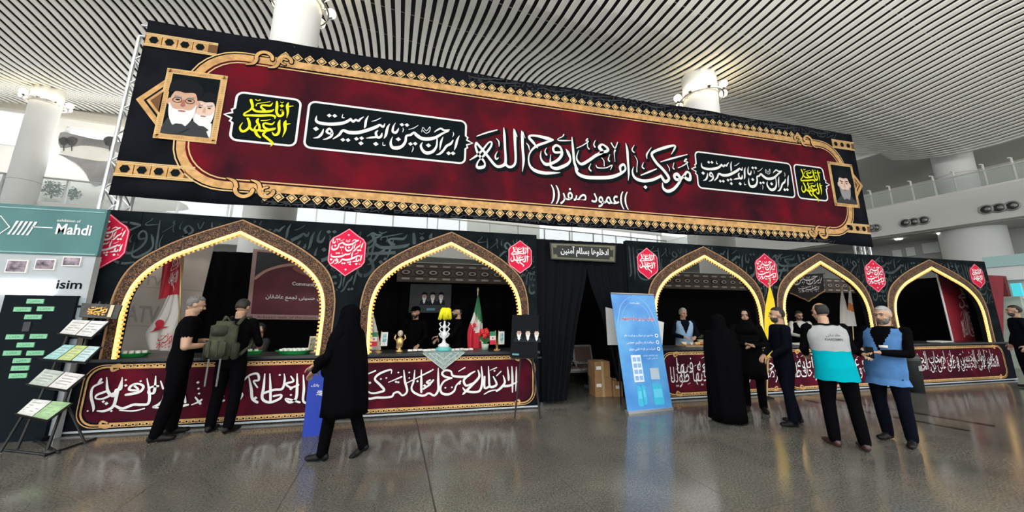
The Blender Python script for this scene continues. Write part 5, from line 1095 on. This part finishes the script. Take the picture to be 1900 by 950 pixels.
m = MB(); q.strokes(m, PHRASE_L1, .22, .7, .2, .8, .01, 0, 1.3, ro); m.build('header_script', mat('script_gold', (.75,.42,.05), .5), o); m = MB(); q.rect(m, .74,.84,.1,.95,.008,0,ro); m.build('header_figure', cream, o)
colors = [[(.62,.62,.6),(.66,.66,.66)], [(.3,.55,.55),(.45,.55,.2),(.45,.6,.62)], [(.45,.5,.45),(.68,.66,.66)], [(.66,.68,.66),(.3,.5,.25)]]
sh_px = [((110,620),(170,627),(204,597),(136,594)), ((78,667),(158,673),(188,644),(120,640)), ((52,714),(124,725),(160,696),(84,685)), ((30,769),(88,781),(134,748),(62,741))]
for k, cs in enumerate(sh_px):
    Yf = -.40-.10*k; q = Q4(RP(*cs[0],Yf)+ro, RP(*cs[1],Yf)+ro, RP(*cs[2],Yf+.16)+ro, RP(*cs[3],Yf+.16)+ro)
    m = MB(); q2 = Q4(q(-.02,-.04), q(1.02,-.04), q(1.02,1.02), q(-.02,1.02)); q2.slab(m, .015, ro); s = m.build('shelf', bk, t); m = MB(); m.cyl(q(-.02,-.03,.02)-ro, q(1.02,-.03,.02)-ro, .008, n=6); m.build('shelf_lip', bk, s)
    n = len(colors[k])
    for j, c_ in enumerate(colors[k]):
        w0 = j/n+.015; w1 = (j+1)/n-.015; bq = Q4(q(w0,.02,.014), q(w1,.02,.014), q(w1,.97,.014), q(w0,.97,.014)); base = bq(.5,0)
        o = thing('brochure', ['white leaflet','teal leaflet','green leaflet','grey leaflet','printed leaflet','white booklet','pink and white leaflet','white folder','green booklet'][[0,2,5,7][k]+j]+' on shelf %s of the brochure rack' % ['one, the highest','two from the top','three from the top','four, the lowest'][k]+(', left side' if j == 0 else ', right side' if j == n-1 else ', middle'), 'leaflet', base, 0, 'leaflets on the brochure rack')
        m = MB(); bq.slab(m, .008, base); m.build('cover', mat('leaflet_%d_%d' % (k, j), c_, .5, var=.25, vscale=14), o)
        m = MB()
        for r in range(4): bq.rect(m, .15, .85-.1*(r % 2), .75-.17*r, .80-.17*r, .002, 0, base)
        m.build('print_line', mat('leaflet_ink', (.3,.3,.3), .6), o)
# ------------------------------------------------------------------ people
def voxel(mb, size, smooth=3):
    """one continuous surface over all the source shapes; materials follow the nearest source face"""
    me = bpy.data.meshes.new('src'); me.from_pydata(mb.v, [], mb.f); o = bpy.data.objects.new('src', me); COL.objects.link(o)
    r = o.modifiers.new('r', 'REMESH'); r.mode = 'VOXEL'; r.voxel_size = size
    s = o.modifiers.new('s', 'SMOOTH'); s.factor = .5; s.iterations = smooth
    dg = bpy.context.evaluated_depsgraph_get(); dg.update(); ev = o.evaluated_get(dg); m2 = ev.to_mesh()
    vs = [tuple(v.co) for v in m2.vertices]; fs = [tuple(p.vertices) for p in m2.polygons]; ev.to_mesh_clear()
    tree = BVHTree.FromPolygons([Vector(v) for v in mb.v], mb.f)
    mi = []
    for f in fs:
        c = sum((Vector(vs[i]) for i in f), Vector())/len(f); q = tree.find_nearest(c); mi.append(mb.m[q[2]] if q[2] is not None else 0)
    bpy.data.objects.remove(o); bpy.data.meshes.remove(me)
    out = MB(); out.v = vs; out.f = fs; out.m = mi; return out
def limb(mb, pts, rad, mi, n=12):
    pts = [Vector(p) for p in pts]
    for i in range(len(pts)-1): mb.cyl(pts[i], pts[i+1], rad[i], rad[i+1], n, mi)
    for p, r in zip(pts, rad): mb.ball(p, r, n, 8, mi)
def hand(side, wrist, d, up, curl=.5, s=1.0, mi=0, grip=0):
    """palm, four fingers of different length, thumb from the side of the palm; d = forearm direction, up = back of the hand"""
    d = Vector(d).normalized(); up = (Vector(up)-d*Vector(up).dot(d)).normalized(); lat = d.cross(up)*side    # towards the thumb
    m = MB(); w = Vector(wrist); M = Matrix((lat, d, up)).transposed()
    m.ball(w+d*.05*s, (.040*s, .052*s, .016*s), 12, 8, mi, M); m.cyl(w-d*.03*s, w+d*.025*s, .026*s, .027*s, 10, mi)
    for k, (off, ln) in enumerate(((.029,.072),(.010,.082),(-.010,.076),(-.029,.060))):
        p = w+d*(.092-.004*abs(k-1))*s+lat*off*s; a = 0; dd = d
        for j, (fr, r0, r1) in enumerate(((.45,.0095,.0088),(.32,.0088,.0080),(.23,.0080,.0066))):
            a += curl*(.55+.35*j); q = p+(d*math.cos(a)-up*math.sin(a))*ln*fr*s; m.cyl(p, q, r0*s, r1*s, 8, mi); m.ball(q, r1*s, 8, 6, mi); p = q
    p = w+d*.03*s+lat*.030*s; t1 = p+(lat*.75+d*.6-up*.25).normalized()*.042*s; t2 = t1+(lat*.15+d*.9-up*(.25+curl*.5)).normalized()*.032*s
    m.cyl(p, t1, .013*s, .011*s, 8, mi); m.ball(t1, .011*s, 8, 6, mi); m.cyl(t1, t2, .011*s, .008*s, 8, mi); m.ball(t2, .008*s, 8, 6, mi)
    return voxel(m, .0048*s, 2)
skinA = mat('skin_warm', (.50,.30,.20), .5, var=.06, vscale=20); skinB = mat('skin_tan', (.42,.25,.17), .5, var=.06, vscale=20)
hblack = mat('hair_black', (.008,.007,.006), .6, bump=.3, bscale=160); hgrey = mat('hair_grey', (.14,.135,.13), .6, var=.4, vscale=60, bump=.3, bscale=160); hsil = mat('hair_silver', (.32,.32,.32), .6, var=.3, vscale=60, bump=.3, bscale=160)
blk = mat('cloth_black', (.0022,.0022,.003), .85, spec=.03); navyc = mat('cloth_navy', (.004,.005,.010), .8, spec=.03); dkgrey = mat('cloth_charcoal', (.0035,.0035,.004), .85, spec=.03); shoeb = mat('shoe_black', (.005,.005,.005), .5, spec=.25)
eyem = mat('eye_dark', (.01,.008,.007), .3); lipm = mat('lip_tone', (.30,.12,.09), .5); browm = mat('brow_dark', (.02,.016,.013), .7)
TZ = [(.80,.165,.115),(.90,.175,.125),(.98,.168,.120),(1.08,.160,.112),(1.20,.172,.122),(1.31,.188,.126),(1.39,.185,.112),(1.445,.13,.085),(1.475,.065,.06)]
def torso_rings(lean, grow, zs, belly=0, n=28):
    R = []
    for z, rx, ry in zs:
        k = max(0, (z-.93)/.5); cx, cy = lean[0]*k, lean[1]*k; b = belly*math.exp(-((z-1.07)/.13)**2)
        R.append([Vector((cx+(rx+grow)*math.cos(2*PI*i/n), cy+(ry+grow+(b if math.sin(2*PI*i/n) < 0 else 0))*math.sin(2*PI*i/n), z)) for i in range(n)])
    return R
def person(label, pos, yaw, h, top=blk, bottom=blk, skin=skinA, arms=None, short=False, lean=(0,0), head=(0,0), feet=None, hair='short', hairm=hblack, beard=None, belly=0, seat=None, shoe=shoeb, hands=True, wide=1.0, grip=(.5,.5), group='people at the booths'):
    s = h/1.75; t = thing('person', label, 'person', pos, math.radians(yaw), group); b = MB()
    hz = .92 if seat is None else seat/s+.08
    dz = hz-.92; sh = lambda p: Vector((p[0], p[1], p[2]+dz))
    R = torso_rings(lean, 0, TZ, belly); R = [[sh((p.x*wide, p.y, p.z)) for p in r] for r in R]
    zs = [r[0].z for r in R]
    b.loft(R[:3], 2); b.loft(R[2:], 1)
    feet = feet or ((.11,.02),(-.11,.0))
    for sd, ft in zip((1,-1), feet):
        fx, fy = ft[0], ft[1]; fz = ft[2] if len(ft) > 2 else 0; ang = ft[3] if len(ft) > 3 else sd*.18; tilt = ft[4] if len(ft) > 4 else 0
        hip = sh((sd*.09*wide, 0, .88)); ank = Vector((fx, fy+.03, .09+fz))
        if seat is None: kn = (hip+ank)/2+Vector((sd*.01, -.025-.28*max(0, fz), .015)); 
        else: kn = Vector((sd*.12, -.42, hip.z+.02)); ank = Vector((sd*.13, -.40, .09))
        if seat is not None: fx, fy = ank.x, ank.y-.03
        limb(b, [hip, hip*.5+kn*.5, kn, kn*.5+ank*.5, ank], [.098*wide, .088, .070, .068, .060], 2)
        Rm = Matrix.Rotation(ang, 3, 'Z') @ Matrix.Rotation(tilt, 3, 'X'); hl = Vector((fx, fy+.03, .045+fz))
        for off, r in ((Vector((0,.03,0)), (.040,.050,.045)), (Vector((0,-.06,-.005)), (.044,.08,.040)), (Vector((0,-.13,-.012)), (.046,.065,.032))): b.ball(hl+Rm @ off, r, 12, 8, 3, Rm)
    lx, ly = lean; arms = arms or (((.27,.02,1.15),(.27,-.06,.90)), ((-.27,.02,1.15),(-.27,-.06,.90)))
    hm = []
    for sd, (el, wr), gp in zip((1,-1), arms, grip):
        S = sh((sd*.178*wide+lx*.95, ly*.95, 1.405)); E_ = sh(el); W = sh(wr)
        mid = S*.45+E_*.55
        limb(b, [S, mid, E_], [.068, .060 if short else .054, .048], 1 if not short else 0)
        if short: limb(b, [S, mid], [.074, .068], 1); limb(b, [mid, E_, W], [.047, .043, .030], 0)
        else: limb(b, [E_, E_*.5+W*.5, W-(W-E_).normalized()*.01], [.050, .048, .038], 1)
        hm.append((sd, W, W-E_, gp))
    body = voxel(b, .0105, 3)
    # head
    hc = sh((lx*1.25, ly*1.25-.012, 1.618)); HR = Matrix.Rotation(math.radians(head[0]), 3, 'Z') @ Matrix.Rotation(math.radians(head[1]), 3, 'X')
    m = MB(); P = lambda x, y, z: hc+HR @ Vector((x, y, z))
    m.ball(P(0,.012,.018), (.074,.090,.098), 18, 14, 0, HR); m.ball(P(0,-.022,-.035), (.060,.066,.078), 16, 12, 0, HR); m.ball(P(0,-.058,-.092), (.030,.026,.022), 12, 8, 0, HR)
    m.ball(P(0,-.096,-.018), (.0135,.020,.014), 10, 8, 0, HR); m.cyl(P(0,-.080,.022), P(0,-.104,-.016), .008, .012, 8, 0); m.ball(P(0,-.070,.034), (.050,.018,.012), 12, 8, 0, HR)
    for sd in (-1,1): m.ball(P(sd*.074,.012,-.008), (.011,.022,.032), 10, 8, 0, HR); m.ball(P(sd*.036,-.064,-.03), (.022,.018,.020), 10, 8, 0, HR)
    m.cyl(sh((lx, ly+.005, 1.43)), P(0,.018,-.07), .060, .054, 14, 0)
    hd = voxel(m, .006, 3)
    for sd in (-1,1):
        hd.ball(P(sd*.031,-.0835,.010), (.0115,.0060,.0065), 8, 6, 4, HR); hd.tube([P(sd*.012,-.0895,.030), P(sd*.03,-.0885,.036), P(sd*.05,-.078,.030)], .0045, 6, 6)
    hd.tube([P(-.024,-.080,-.058), P(0,-.0905,-.056), P(.024,-.080,-.058)], .0055, 6, 5)
    body.add(hd.v, hd.f); body.m[-len(hd.f):] = hd.m
    if hands:
        for sd, W, d, gp in hm:
            if gp is None: continue
            up = Vector((0,0,1)) if abs(d.normalized().z) < .8 else Vector((sd,0,0))
            H = hand(sd, W, d, up, gp); body.add(H.v, H.f)
    body.v = [(x*s, y*s, z*s) for x, y, z in body.v]
    bo = body.build('body', [skin, top, bottom, shoe, eyem, lipm, browm], t, True)
    def part(mb, name, mats): mb.v = [tuple(Vector(v)*s) for v in mb.v]; return mb.build(name, mats, t, True)
    def cap_shell(gr, keep, name, mm, inn=.80, cz=.018):
        q = MB(); q.ball((0,0,0), (.074+gr, .090+gr, .098+gr), 28, 22); vs = []
        for v in q.v:
            v = Vector(v); k = keep(v.x, v.y, v.z); v = v*(1 if k else inn); vs.append(tuple(P(v.x, v.y+.012, v.z+cz)))
        q.v = vs; return part(q, name, mm)
    if hair == 'short': cap_shell(.010, lambda x, y, z: (z > .052 or y > .0+.4*max(0,-z) and z > -.062 and not (abs(x) > .06 and y < .03 and z < -.0)) and not (y < -.045 and z < .062), 'hair', hairm)
    if hair == 'thin': cap_shell(.007, lambda x, y, z: (y > .005 and z > -.062 and z < .075), 'hair', hairm, .86)
    if hair == 'cap':
        cap_shell(.008, lambda x, y, z: y > .0 and z > -.05, 'hair', hairm)
        q = MB(); n = 24; R2 = []
        for z, k in ((.045,1.13),(.07,1.15),(.10,1.05),(.122,.7),(.13,.15)): R2.append([P(.077*k*math.cos(2*PI*i/n), .012+.093*k*math.sin(2*PI*i/n), z) for i in range(n)])
        q.loft(R2); q.add([P(.07*math.cos(PI+PI*i/10), -.055+.10*math.sin(PI+PI*i/10), .046-.012*math.sin(PI*i/10)) for i in range(11)]+[P(.07*math.cos(PI+PI*i/10), -.055+.10*math.sin(PI+PI*i/10), .054-.012*math.sin(PI*i/10)) for i in range(11)], [tuple(range(11)), tuple(range(21,10,-1))]+[(i, i+1, 12+i, 11+i) for i in range(10)])
        part(q, 'cap', blk)
    if beard:
        q = MB(); q.ball((0,0,0), (.064,.060,.062), 20, 16); vs = []
        for v in q.v: v = Vector(v); k = v.y < .028 and v.z < (.034 if abs(v.x) > .045 else .002); v = v if k else v*.62; vs.append(tuple(P(v.x, v.y-.030, v.z-.064)))
        q.v = vs; q.tube([P(-.026,-.078,-.056), P(-.012,-.091,-.046), P(.012,-.091,-.046), P(.026,-.078,-.056)], .0055, 6); part(q, 'beard', beard)
    t['_s'] = s
    ctx = dict(t=t, s=s, P=P, part=part, lean=lean, sh=sh, belly=belly, wide=wide); del t['_s']
    return ctx
def vest(c, mats, zsplit=1.10, grow=.022, z0=.80, vneck=True, script=None):
    zs = [(z0-.02, TZ[0][1]+.022, TZ[0][2]+.03)]+[r for r in TZ if r[0] > z0 and r[0] < 1.46]; n = 96; m = MB(); rings = []
    fine = []
    for (a, b) in zip(zs, zs[1:]):
        for k in range(7): f = k/7; fine.append(tuple(a[i]+(b[i]-a[i])*f for i in range(3)))
    fine.append(zs[-1])
    for r in torso_rings(c['lean'], grow, fine, c['belly'], n):
        rings.append([c['sh']((p.x*c['wide'], p.y, p.z+.004*math.sin(i*.5))) for i, p in enumerate(r)])
    m.loft(rings, 0, cap=False); k = 0; mi = []
    for j in range(len(rings)-1):
        for i in range(n):
            z = fine[j][0]; an = 2*PI*(i+.5)/n; front = math.sin(an) < -.0 and abs(math.cos(an)) < .08+.55*max(0, (z-1.18)/.3)
            mi.append(2 if (vneck and front and z > 1.16) else (0 if z > zsplit else 1))
    m.m = mi; o = c['part'](m, 'vest', mats)
    if script:
        s = c['s']; m = MB(); m2 = MB(); words(m2, 'خادمان', -.075, .075, 1.305, 1.345, 0); words(m2, 'KHADEMIN', -.09, .09, 1.26, 1.29, 0, 0, .01, False)
        for x, y, z in m2.v: kk = (z-.93)/.5; m.v.append(((x+c['lean'][0]*kk)*s, (c['lean'][1]*kk+script*(.128+grow+.006)*math.sqrt(max(.1, 1-(x/.2)**2)))*s, z*s))
        if script > 0: m.v = [(-x+2*c['lean'][0]*((z/s-.93)/.5)*s, y, z) for x, y, z in m.v]
        m.f = m2.f; m.m = m2.m; m.build('back_print', mat('vest_print', (.04,.05,.06), .7), c['t'])
    return o
def robe(c, rings, name, m, folds=9, n=72, face=None, seed=0):
    """hooded cloth: rings = (z, cx, cy, rx, ry, fold depth); face = half angle of the face opening"""
    mb = MB(); R = []
    for (z, cx, cy, rx, ry, fd) in rings:
        r = []
        for i in range(n):
            a = 2*PI*i/n; f = 1+fd*(math.sin(a*folds+z*2+seed)+.5*math.sin(a*(folds*.5+1)+seed*2)); fr = math.sin(a) < 0 and abs(math.cos(a)) < (face or 0)
            if face and fr and 1.535 < z < 1.70: f *= .55
            r.append(Vector((cx+rx*f*math.cos(a), cy+ry*f*math.sin(a), z)))
        R.append(r)
    mb.loft(R); return c['part'](mb, name, m)

# 1 man in black T-shirt at the left counter
p1 = G(309, 812)
person('person in black T-shirt with bare forearms standing at the left counter', (p1.x, p1.y, 0), 118, 1.80, skin=skinA, short=True, arms=(((.25,-.03,1.12),(.07,-.20,1.15)), ((-.26,-.04,1.10),(-.10,-.24,1.10))), lean=(0,-.04), head=(10,20), hair='short', hairm=hgrey, feet=((.10,-.05),(-.13,.06)))
# 2 man with backpack
p2 = G(411, 800)
person('person in black with an olive backpack facing the left counter', (p2.x, p2.y, 0), 172, 1.77, skin=skinB, arms=(((.25,-.10,1.14),(.15,-.33,1.08)), ((-.25,-.10,1.14),(-.12,-.33,1.08))), lean=(0,-.04), head=(8,22), hair='short', feet=((.13,.0),(-.13,.05)))
olive = mat('backpack_olive', (.045,.05,.028), .85, var=.3, vscale=12); olived = mat('backpack_dark', (.028,.032,.018), .85)
t = thing('backpack', 'olive green backpack worn by the person at the left counter', 'backpack', (p2.x, p2.y, 0), math.radians(172))
def rbox(c, d, r=.03, n=3):
    b = bmesh.new(); bmesh.ops.create_cube(b, size=1)
    for v in b.verts: v.co = Vector((v.co.x*d[0], v.co.y*d[1], v.co.z*d[2]))
    bmesh.ops.bevel(b, geom=b.edges[:], offset=r, segments=n, affect='EDGES'); m = MB(); m.add([v.co+Vector(c) for v in b.verts], [tuple(v.index for v in f.verts) for f in b.faces]); b.free(); return m
rbox((0,.22,1.20), (.32,.17,.50), .06).build('main_bag', olive, t, True); rbox((0,.325,1.10), (.24,.07,.22), .025).build('front_pocket', olive, t, True); rbox((0,.31,1.33), (.20,.06,.14), .02).build('top_pocket', olived, t, True)
for sd in (-1,1):
    MB().tube([(sd*.10,.14,1.40),(sd*.12,.06,1.50),(sd*.125,-.06,1.50),(sd*.13,-.15,1.36),(sd*.15,-.12,1.12),(sd*.17,.12,1.0)], .022, 8).build('shoulder_strap', olive, t, True); rbox((sd*.175,.22,1.06), (.05,.12,.22), .02).build('side_pocket', olived, t, True)
    MB().box((sd*.07,.31,.80), (.02,.006,.34)).build('hanging_strap', mat('strap_grey', (.12,.12,.12), .7), t); MB().box((sd*.05,.365,1.10), (.018,.01,.20)).build('webbing', olived, t)
MB().tube([(-.04,.2,1.45),(0,.2,1.50),(.04,.2,1.45)], .012, 6).build('grab_handle', olived, t, True)
# 3 seated man behind the left counter
p3 = A(478, 640, 1.2)
person('person with short dark hair seated behind the left counter', (p3.x, 1.2, 0), -25, 1.72, top=mat('shirt_dark', (.012,.010,.012), .8), seat=.50, arms=(((.25,-.12,1.14),(.12,-.32,1.02)), ((-.25,-.12,1.14),(-.12,-.32,1.02))), head=(-20,5), hair='short', beard=mat('stubble', (.06,.04,.03), .8), feet=None)
t = thing('stool', 'plain black stool under the seated person in the first arch', 'stool', (p3.x, 1.22, 0)); MB().lathe((0,0,.42), [(0,0),(.17,0),(.18,.02),(.18,.05),(0,.06)], 20).build('seat', blk, t)
for k in range(4): an = PI/4+PI/2*k; MB().cyl((.15*math.cos(an),.15*math.sin(an),0), (.11*math.cos(an),.11*math.sin(an),.43), .014, n=8).build('leg', steel, t)
# 4 woman in chador walking past the left counter
p4 = G(630, 852)
c = person('person in black chador walking past the blue box, arm reaching left', (p4.x, p4.y, 0), -108, 1.66, hair=None, arms=(((.26,-.10,1.16),(.14,-.32,.98)), ((-.22,-.24,1.16),(-.16,-.50,1.02))), lean=(0,-.03), feet=((.07,-.20,0,.1,0),(-.07,.20,.05,0,.55)), grip=(.3,.3))
robe(c, [(.50,0,.02,.27,.24,.055),(.60,0,.02,.265,.235,.05),(.80,0,.01,.255,.225,.045),(1.0,0,0,.255,.215,.04),(1.15,0,-.02,.262,.210,.03),(1.30,0,-.03,.255,.190,.025),(1.40,0,-.035,.22,.165,.02),(1.46,0,-.04,.165,.145,.015),(1.52,0,-.035,.118,.128,.01),(1.60,0,-.03,.106,.124,.008),(1.68,0,-.025,.100,.118,.006),(1.73,0,-.025,.07,.085,0),(1.755,0,-.02,.02,.03,0)], 'chador', blk, 8, face=.55)
m = MB(); limb(m, [(-.19,-.03,1.37),(-.22,-.22,1.16),(-.165,-.46,1.03)], [.10,.095,.085], 0, 16); limb(m, [(-.19,-.03,1.2),(-.2,-.18,1.02),(-.17,-.36,.92)], [.10,.10,.08], 0, 16); v_ = voxel(m, .014, 5); c['part'](v_, 'chador_sleeve', blk)
# 5, 6 men in caps in the second arch
p5 = A(768, 640, 1.25); person('person in black cap and shirt, bearded, facing front in second arch', (p5.x, 1.25, 0), -15, 1.72, skin=skinA, arms=(((.27,-.08,1.14),(.20,-.32,1.0)), ((-.27,-.06,1.14),(-.20,-.30,1.02))), hair='cap', beard=hblack, head=(-10,2), belly=.03)
p6 = A(848, 640, 1.05); person('person in black cap seen in profile beside the yellow plume', (p6.x, 1.05, 0), -80, 1.74, skin=skinA, arms=(((.25,-.16,1.16),(.10,-.38,1.14)), ((-.25,-.16,1.16),(-.10,-.36,1.08))), hair='cap', beard=hblack)
# 7 man in pale blue vest in the third arch
p7 = A(1270, 640, .95); c = person('person with grey hair and pale blue vest serving food in third arch', (p7.x, .95, 0), -22, 1.74, top=navyc, skin=skinA, arms=(((.27,-.10,1.14),(.14,-.30,1.10)), ((-.27,-.10,1.14),(-.10,-.30,1.09))), hair='short', hairm=hsil, head=(15,18), lean=(0,-.06))
lbl = mat('vest_pale_blue', (.30,.48,.68), .7, var=.06, vscale=8); vest(c, [lbl, lbl, navyc], 1.1)
# 8 woman in chador in the right group
p8 = G(1352, 782); c = person('person in full black chador standing left in the group by the yellow flag', (p8.x, p8.y, 0), 125, 1.58, hair=None, arms=(((.24,-.10,1.14),(.12,-.28,1.06)), ((-.24,-.10,1.14),(-.10,-.28,1.04))), feet=((.10,-.06),(-.10,.02)))
robe(c, [(.03,0,.0,.27,.25,.06),(.2,0,.0,.26,.24,.055),(.5,0,0,.26,.23,.05),(.8,0,0,.262,.225,.045),(1.0,0,-.02,.27,.23,.035),(1.15,0,-.03,.275,.225,.03),(1.30,0,-.02,.26,.195,.025),(1.40,0,-.01,.225,.165,.02),(1.46,0,-.008,.17,.140,.015),(1.52,0,-.006,.120,.126,.01),(1.60,0,-.004,.106,.122,.008),(1.68,0,-.002,.100,.116,.006),(1.73,0,0,.07,.085,0),(1.755,0,0,.02,.03,0)], 'chador', blk, 9, face=.6)
# 9 woman in black coat and headscarf
p9 = G(1402, 763); c = person('person in black coat and headscarf with clasped hands facing the camera', (p9.x, p9.y, 0), -42, 1.68, top=dkgrey, bottom=blk, hair=None, skin=skinB, arms=(((.26,-.08,1.14),(.06,-.25,1.12)), ((-.26,-.08,1.14),(-.06,-.26,1.14))), head=(0,4), feet=((.12,-.02),(-.10,.04)))
robe(c, [(.55,0,0,.23,.19,.03),(.7,0,0,.225,.185,.025),(.9,0,0,.215,.170,.02),(1.08,0,0,.195,.150,.015),(1.2,0,0,.21,.158,.01),(1.32,0,0,.215,.155,.008),(1.40,0,0,.20,.14,.006)], 'coat', dkgrey, 7)
robe(c, [(1.30,0,-.02,.19,.15,.03),(1.40,0,-.015,.185,.140,.02),(1.46,0,-.01,.135,.120,.01),(1.52,0,-.006,.100,.112,.006),(1.58,0,-.004,.094,.110,.004),(1.64,0,-.002,.092,.109,.004),(1.69,0,0,.085,.102,.003),(1.73,0,0,.058,.07,0),(1.748,0,0,.015,.02,0)], 'headscarf', blk, 8, face=.62)
# 10 man in dark suit
pA = G(1470, 788); person('person in dark navy suit facing left in the group by the yellow flag', (pA.x, pA.y, 0), -118, 1.70, top=navyc, bottom=navyc, skin=skinA, arms=(((.24,-.04,1.14),(.14,-.20,1.0)), ((-.24,-.04,1.13),(-.12,-.20,.99))), hair='short', hairm=hblack, head=(-6,4), beard=mat('stubble_dark', (.05,.04,.035), .8), feet=((.12,-.06),(-.12,.10)))
# 11 man in grey and teal vest from behind
pB = G(1574, 830); c = person('person seen from behind in grey and bright teal vest', (pB.x, pB.y, 0), 150, 1.74, top=blk, bottom=blk, skin=skinA, arms=(((.24,-.14,1.14),(.14,-.34,1.06)), ((-.25,-.10,1.14),(-.18,-.30,1.02))), hair='thin', hairm=hblack, lean=(0,-.11), head=(14,10), feet=((.12,-.03),(-.13,.04)), shoe=mat('shoe_brown', (.05,.02,.018), .4), belly=.02, wide=1.06)
vest(c, [mat('vest_grey', (.34,.36,.37), .75, var=.08, vscale=9), mat('vest_teal', (.0,.34,.42), .85, spec=.05), blk], 1.115, script=1)
# 12 man in blue vest
pC = G(1668, 822); c = person('person with grey beard and denim blue vest holding a phone', (pC.x, pC.y, 0), -80, 1.70, top=blk, bottom=navyc, skin=skinA, arms=(((.27,-.06,1.13),(.09,-.27,1.14)), ((-.25,-.08,1.13),(-.08,-.28,1.10))), hair='short', hairm=hsil, beard=hgrey, head=(-6,10), lean=(.05,.03), feet=((.13,-.04),(-.12,.06)), belly=.03, wide=1.05)
bv = mat('vest_blue', (.08,.20,.44), .8, var=.15, vscale=9, spec=.1); vest(c, [bv, bv, blk], 1.1, z0=.74)
m = MB(); words(m, 'خادم', .05, .12, 1.20, 1.225, -.175); m.box((.085,-.172,1.212), (.085,.004,.035), 0); c['part'](m, 'name_badge', white)
fw2 = Matrix.Rotation(math.radians(-80), 3, 'Z') @ Vector((.02,-.37,1.14)); ph = thing('mobile_phone', 'black mobile phone held by the person in blue vest', 'phone', (pC.x+fw2.x*.97, pC.y+fw2.y*.97, fw2.z*.97), math.radians(-80)); rbox((0,0,0), (.075,.012,.14), .005, 2).build('case', shoeb, ph); MB().box((0,.0065,0), (.066,.001,.125)).build('screen', mat('phone_screen', (.02,.02,.03), .1), ph)
# 13, 14 men in the fourth arch
pD = A(1490, 640, 1.0); c = person('person in black waistcoat with yellow badge in the fourth arch', (pD.x, 1.0, 0), -35, 1.70, top=mat('shirt_white', (.55,.54,.5), .7), skin=skinB, arms=(((.27,-.10,1.14),(.14,-.30,1.10)), ((-.27,-.10,1.14),(-.12,-.30,1.10))), head=(8,20), beard=mat('stubble_dark', (0,0,0)))
vest(c, [blk, blk, MATS['shirt_white']], 1.1); m = MB(); m.ball((.10,-.150,1.25), (.035,.012,.035), 12, 8); c['part'](m, 'round_badge', fy_)
pE = A(1462, 640, 1.5); person('person in dark clothes half hidden at the left of the fourth arch', (pE.x, 1.5, 0), -30, 1.74, top=dkgrey, skin=skinB, hands=False)
# 15 man walking at the far right
pF = G(1920, 722); person('person in dark shirt in profile at the far right edge', (pF.x, pF.y, 0), -140, 1.84, top=navyc, bottom=navyc, skin=skinB, beard=mat('stubble_dark', (0,0,0)), head=(-5,4))
